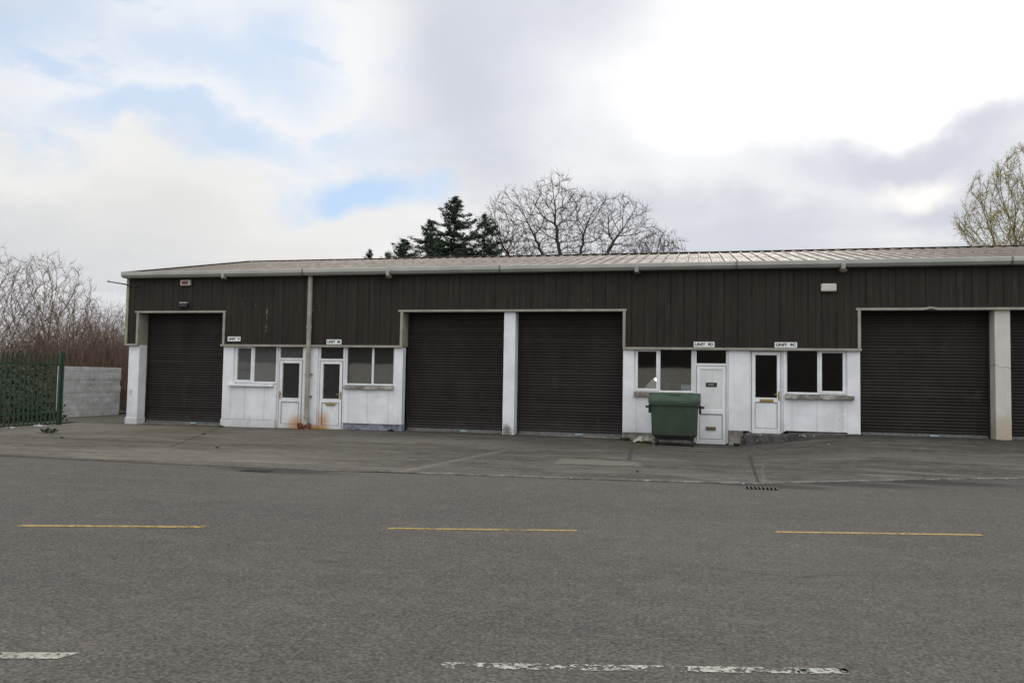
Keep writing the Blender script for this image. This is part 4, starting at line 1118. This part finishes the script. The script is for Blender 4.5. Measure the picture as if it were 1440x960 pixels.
def bare_tree(name, base, top, env, n, seed, label, cat='tree', group=None, mat=None, tip=0.011, starts=None, twp=0.5, twl=0.5, step=0.35, infl=2.2, kill=0.6, bias=(0,0,.12), sides=6, leaves=None, mat_leaf=None, power=2.3, jitter=0.18):
    N, par, ntr = colonize(base, top, env, n, seed, step, infl, kill, bias, starts=starts, jitter=jitter)
    r, ch = radii(N, par, tip, power)
    N2, par2, r2_ = twigify(N, par, r, ch, seed+1, twp, twl, tip)
    e = empty(name, tuple(base), label, cat, group)
    tubes(N2, par2, r2_, range(1, ntr), 8).build('trunk', mat, e)
    tubes(N2, par2, r2_, range(ntr, len(N2)), sides).build('crown', mat, e)
    if leaves:
        rs = np.random.RandomState(seed+5); mb = MB()
        idx = [i for i in range(ntr, len(N2)) if r2_[i] < tip*2.2]
        for i in idx:
            for k in range(leaves[0]):
                a = Vector(N2[par2[i]]); b = Vector(N2[i]); c_ = a.lerp(b, rs.rand())+Vector(rs.normal(0, leaves[2], 3))
                s = leaves[1]*rs.uniform(0.5, 1.3); u = Vector(rs.normal(0, 1, 3)).normalized(); w_ = u.orthogonal().normalized()
                mb.add([c_-u*s, c_+w_*s*0.5, c_+u*s, c_-w_*s*0.5], [(0,1,2,3)])
        mb.build('leaves', mat_leaf, e)
    return e

# broad bare tree behind the roof, and its smaller neighbours
bare_tree('bare_tree', (-6.9, 42, 0), (-6.8, 42, 5.6), multi_env([((-9.6, 41.6, 9.2), (2.4, 2.2, 2.9), .24), ((-7.7, 42.4, 10.2), (2.1, 2.2, 2.8), .26), ((-5.6, 41.6, 9.0), (1.9, 2.0, 2.7), .2), ((-4.1, 42.2, 9.0), (1.9, 2.0, 2.7), .2), ((-2.7, 42, 8.0), (2.0, 1.8, 1.8), .2)], 6.3), 4600, 21,
          'broad bare spreading tree behind the roof, largest of the leafless trees', mat=M_bark, tip=0.0088, twp=1.0, twl=0.5,
          starts=[(-10.3, 41.5, 8.6), (-8.9, 42.6, 9.8), (-7.6, 42, 10.4), (-5.9, 41.6, 9.6), (-4.2, 41.6, 9.2), (-2.7, 42.3, 7.7)], step=0.20, kill=0.28, infl=1.3, jitter=0.10, power=2.1)
bare_tree('bare_tree', (-2.0, 43.5, 0), (-2.0, 43.5, 6.6), ellipsoid_env((-2.0, 43.5, 8.3), 1.7, 1.5, 1.7, 6.5, 0.5), 700, 5,
          'small bare tree behind the roof just right of the broad one', mat=M_bark, tip=0.009, twp=0.6, twl=0.4, step=0.2, kill=0.28, infl=1.2, jitter=0.1)
bare_tree('bare_tree', (-10.1, 40.5, 0), (-10.3, 40.5, 6.4), ellipsoid_env((-10.0, 40.5, 8.2), 1.8, 1.5, 1.8, 6.4, 0.5), 800, 8,
          'low bare tree filling the gap between the dark conifers and the broad bare tree', mat=M_bark, tip=0.010, twp=0.7, twl=0.4, step=0.2, kill=0.28, infl=1.2, jitter=0.1)

# conifers
def conifer(x, y, h, rbase, seed, label, zlo=3.0, dens=1.0, lean=0.0):
    r = random.Random(seed)
    e = empty('conifer', (x, y, 0), label, 'tree', 'dark conifers behind the roof')
    MB().cyl((x, y, 0), (x+lean, y, h), 0.16, 0.012, n=7).build('trunk', M_bark, e)
    mb = MB(); br = MB(); z = zlo
    while z < h-0.05:
        t = (z-zlo)/(h-zlo); R_ = rbase*(1-t)**0.85+0.05
        for k in range(max(3, int((5+4*(1-t))*dens))):
            a = r.uniform(0, 2*pi); L = R_*r.uniform(0.35, 1.3); dz = r.uniform(0.0, 0.55)*L
            p0 = Vector((x+lean*z/h, y, z)); tip_ = p0+Vector((cos(a)*L, sin(a)*L, dz-0.10*L))
            mid_ = p0.lerp(tip_, 0.55)+Vector((0, 0, -0.10*L))
            br.cyl(p0, mid_, 0.012, 0.008, n=3, caps=False); br.cyl(mid_, tip_, 0.008, 0.003, n=3, caps=False)
            nl = int(12+75*L)
            for q in range(nl):
                s = r.uniform(0.12, 1.03)
                c_ = (p0.lerp(mid_, s/0.55) if s < 0.55 else mid_.lerp(tip_, (s-0.55)/0.45))
                wd = 0.12*(1.15-s)*min(1, L)+0.03
                c_ = c_+Vector((r.gauss(0, wd), r.gauss(0, wd), r.gauss(-0.02, 0.05)))
                u = Vector((cos(a)+r.gauss(0, .5), sin(a)+r.gauss(0, .5), r.gauss(0.15, .4))).normalized(); v = u.orthogonal(); v.rotate(Matrix.Rotation(r.uniform(0, 6.28), 3, u))
                ll = r.uniform(0.06, 0.17); mb.add([c_-u*ll, c_+v*ll*0.13, c_+u*ll, c_-v*ll*0.13], [(0,1,2,3)])
        z += r.uniform(0.12, 0.24)
    br.build('branches', M_bark, e); mb.build('foliage', M_conif, e)
conifer(-12.1, 38, 10.95, 3.0, 1, 'tallest dark conifer with a spire top behind the roof', 5.5)
conifer(-13.55, 38.4, 9.8, 2.8, 2, 'second tallest dark conifer, left of the tallest spire', 5.5)
conifer(-14.9, 38.2, 8.8, 2.7, 3, 'short dark conifer at the left end of the conifer group', 4.5)
conifer(-10.9, 38.6, 10.2, 2.7, 4, 'thin-topped conifer on the right side of the conifer group', 4.5, 0.7, 0.3)
conifer(-17.2, 39, 8.5, 1.3, 5, 'tiny conifer tip showing above the ridge, leftmost of all', 5.0, 0.6)
conifer(-16.1, 39, 8.4, 1.4, 6, 'tiny conifer tip above the ridge between the leftmost tip and the dark group', 5.0, 0.6)

# upright budding tree at the right edge
bare_tree('budding_tree', (18.0, 45, 0), (18.0, 45, 5.0), ellipsoid_env((17.6, 45, 9.2), 4.3, 2.6, 4.7, 5.5, 0.6), 3800, 33,
          'upright budding yellow-green tree behind the roof at the right edge', mat=M_bark2, tip=0.010, twp=0.8, twl=0.6, bias=(0, 0, 1.3), step=0.24, infl=1.4, kill=0.36, jitter=0.06,
          starts=[(15.2, 45, 8.6), (16.2, 45.5, 9.6), (17.3, 45, 10.4), (18.6, 44.8, 10.0), (19.6, 45.2, 9.0)], leaves=(5, 0.042, 0.07), mat_leaf=M_bud)

# bare trees and thicket on the left
LT = [(-33.2, 30.5, 7.5, 3.0, 3.4, 41, 'bare tree cut by the left edge, tallest beyond the green fence', 700),
      (-29.6, 30.6, 7.0, 2.2, 2.9, 42, 'bare forked tree beyond the fence, second from the left edge', 560),
      (-27.6, 29.6, 5.3, 1.6, 2.0, 43, 'smaller bare tree with an ivy-clad stem beyond the end of the fence', 380),
      (-27.0, 31.5, 4.7, 1.4, 1.8, 44, 'thin bare sapling beyond the grey block wall', 240),
      (-25.0, 29.5, 4.2, 1.2, 1.5, 45, 'thin bare sapling nearest the white end column', 220)]
for (x, y, top, rx, rz_, sd_, lab, n_) in LT:
    cz = top-rz_
    bare_tree('bare_tree', (x, y, 0), (x, y, max(0.8, cz-rz_*0.7)), ellipsoid_env((x, y, cz), rx, rx, rz_, 0.9, 0.7), int(n_*2.7), sd_, lab, mat=M_bark2, tip=0.0068, power=2.35,
              twp=0.8, twl=0.42, step=0.19, infl=1.2, kill=0.27, bias=(0, 0, 0.35), sides=5, jitter=0.09)

def thicket(name, pts, n, hmin, hmax, mat, seed, label, spread=1.2, r0=0.010, leafy=None):
    r = random.Random(seed); mb = MB()
    for k in range(n):
        t = r.random()*(len(pts)-1); i = int(t); f_ = t-i
        x = pts[i][0]*(1-f_)+pts[i+1][0]*f_+r.gauss(0, spread*0.4); y = pts[i][1]*(1-f_)+pts[i+1][1]*f_+r.gauss(0, spread)
        hs = pts[i][2]*(1-f_)+pts[i+1][2]*f_
        h = hs*r.uniform(hmin, hmax); p_ = Vector((x, y, 0)); d = Vector((r.gauss(0, .25), r.gauss(0, .25), 1)).normalized()
        rr = r0*r.uniform(0.6, 1.4); N = 5; ring = None
        for q in range(N+1):
            o1 = Vector((1, 0, 0)); o2 = Vector((0, 1, 0)); rad = rr*(1-q/(N+0.6))
            new = [tuple(p_+o1*rad), tuple(p_-o1*rad*0.5+o2*rad*0.87), tuple(p_-o1*rad*0.5-o2*rad*0.87)]
            b = len(mb.v); mb.v += new
            if q: mb.f += [(pb_+j, pb_+(j+1) % 3, b+(j+1) % 3, b+j) for j in range(3)]
            pb_ = b
            if q >= 1 and r.random() < 0.9:       # side twig
                sd2 = (d+Vector((r.gauss(0, .7), r.gauss(0, .7), r.gauss(.1, .3)))).normalized(); l = h*r.uniform(0.10, 0.28); e2 = p_+sd2*l; w_ = rad*0.6+0.002
                mb.add([p_+o1*w_, p_-o1*w_, e2], [(0,1,2)]); mb.add([p_+o2*w_, p_-o2*w_, e2], [(0,1,2)])
            d = (d+Vector((r.gauss(0, .16), r.gauss(0, .16), 0.02))).normalized(); p_ = p_+d*h/N
    o = mb.build(name, mat); tag(o, label, 'undergrowth', kind='stuff'); return o
thicket('bare_thicket', [(-36, 29, 3.4), (-31, 29.2, 3.1), (-27, 29.4, 3.2), (-24.5, 29, 3.6), (-21.5, 28.6, 3.1), (-17.5, 29.6, 3.0)], 6500, 0.55, 1.08, M_bark2, 3, 'dense reddish brown bare hedgerow behind the block wall and fence', 1.0, 0.012)
thicket('bare_thicket', [(-38, 31, 4.4), (-31, 31, 4.4), (-27, 31, 4.4), (-24.5, 31, 4.3), (-20.5, 31, 3.8)], 4200, 0.6, 1.12, M_bark3, 4, 'paler taller bare stems rising behind the brown hedgerow', 1.0, 0.009)
# leafy undergrowth behind the fence
def leafmass(name, boxes, n, mat, seed, label, s0=0.05):
    r = random.Random(seed); mb = MB()
    for k in range(n):
        (x0, x1, y0, y1, h) = boxes[r.randrange(len(boxes))]
        x = r.uniform(x0, x1); y = r.uniform(y0, y1); z = h*r.random()**1.2*(0.6+0.4*sin(x*2.1+y*1.3))
        c_ = Vector((x, y, z+0.02)); u = Vector((r.gauss(0,1), r.gauss(0,1), r.gauss(0,.6))).normalized(); v = u.orthogonal().normalized(); s = s0*r.uniform(0.5, 1.4)
        mb.add([c_-u*s, c_+v*s*0.6, c_+u*s, c_-v*s*0.6], [(0,1,2,3)])
    o = mb.build(name, mat); tag(o, label, 'undergrowth', kind='stuff'); return o
leafmass('brambles', [(-22, -18.9, 14, 20.5, 1.5), (-27, -21.5, 18, 24, 1.9), (-34, -27, 24, 28, 2.2)], 30000, M_dkivy, 5, 'dark green brambles behind the palisade fence', 0.055)
thicket('dry_stems', [(-25, 21.5, 1.9), (-22.5, 19.5, 1.6), (-19.5, 17.5, 1.3), (-18.9, 15, 1.2)], 1500, 0.4, 1.1, M_bark3, 9, 'dry pale stems tangled among the brambles behind the fence', 0.8, 0.008)
leafmass('ivy_cover', [(-27.9, -27.4, 29.3, 29.8, 4.2), (-29.9, -29.3, 30.3, 30.8, 3.4), (-36, -29, 28.5, 30, 2.9)], 15000, M_ivy, 6, 'ivy and evergreen growth low on the trees beyond the fence', 0.06)

# weeds in the joints
M_weed = simple('weed_green', (0.045, 0.060, 0.018), 0.4, 8, 0.8)
def weed(x, y, s, seed, label):
    r = random.Random(seed); mb = MB(); z = gz(x, y)
    for k in range(46):
        a = r.uniform(0, 6.28); l = s*r.uniform(0.3, 1); h = s*r.uniform(0.1, 0.6); w_ = 0.012+0.02*r.random()
        b = Vector((x+r.gauss(0, s*0.35), y+r.gauss(0, s*0.2), z)); t_ = b+Vector((cos(a)*l*.6, sin(a)*l*.6, h)); s_ = Vector((-sin(a), cos(a), 0))*w_
        m_ = b.lerp(t_, 0.5)+Vector((0, 0, h*0.2)); mb.add([b, m_+s_, t_, m_-s_], [(0,1,2,3)])
    tag(mb.build('weed', M_weed), label, 'weed', 'weeds in the apron joints')
for i, (x, y, s, lab) in enumerate(((-15.65, 16.4, 0.26, 'biggest weed tuft, on the concrete in front of the green fence'), (-14.2, 15.25, 0.05, 'tiny weed in the joint right of the biggest tuft'),
        (-12.0, 17.4, 0.05, 'tiny weed in the slanting joint before the first shutter'), (-13.35, 20.2, 0.10, 'weed growing at the foot of the wall beside the first shutter'),
        (-9.6, 14.4, 0.04, 'tiny weed on the apron below the second office'), (-8.15, 20.25, 0.12, 'small dark weed at the foot of the blue grey plinth'),
        (-1.75, 20.3, 0.16, 'weed at the foot of the wall left of the crumpled sheet'), (0.98, 20.25, 0.14, 'small weed at the wall foot between the two right hand doors'))):
    weed(x, y, s, 50+i, lab)
for i, (x, y, lab) in enumerate(((-0.95, 13.3, 'single dark stone on the apron below the pale patch'), (2.9, 18.8, 'small pale stone on the apron before the right hand window'), (-1.0, 19.35, 'white lump of rubble beside the bin wheel'))):
    r = random.Random(i); mb = MB(); s = 0.03
    mb.cyl((x, y, gz(x, y)), (x+0.01, y, gz(x, y)+s), s, s*0.5, n=7)
    mb.v = [(a+r.uniform(-.012, .012), b+r.uniform(-.012, .012), c_) for a, b, c_ in mb.v]
    tag(mb.build('stone', M_grey_stone if i else M_dark), lab, 'stone')

# ------------------------------------------------------------------ opposite terrace (seen mirrored in the windows)
OT = empty('opposite_terrace', (2, -13, 0), 'matching brown and cream industrial terrace across the road, seen only mirrored in the windows', 'building')
MB().box(-48, 30, -20, -13, -0.1, 2.6).build('wall', M_cream, OT)
MB().box(-48, 30, -20.05, -12.95, 2.602, 4.5).build('wall_cladding', M_clad, OT)
boxes('roller_shutter', [(-30.9, -25.3, -12.99, -12.9, 0, 3.2), (3.4, 12.5, -12.99, -12.9, 0, 3.2), (-8.5, -5.5, -12.99, -12.9, 0, 3.2)], M_shutter, OT)  # unseen shutters, added and sized so the facing panes mirror dark

S.render.resolution_x = 1024; S.render.resolution_y = 682
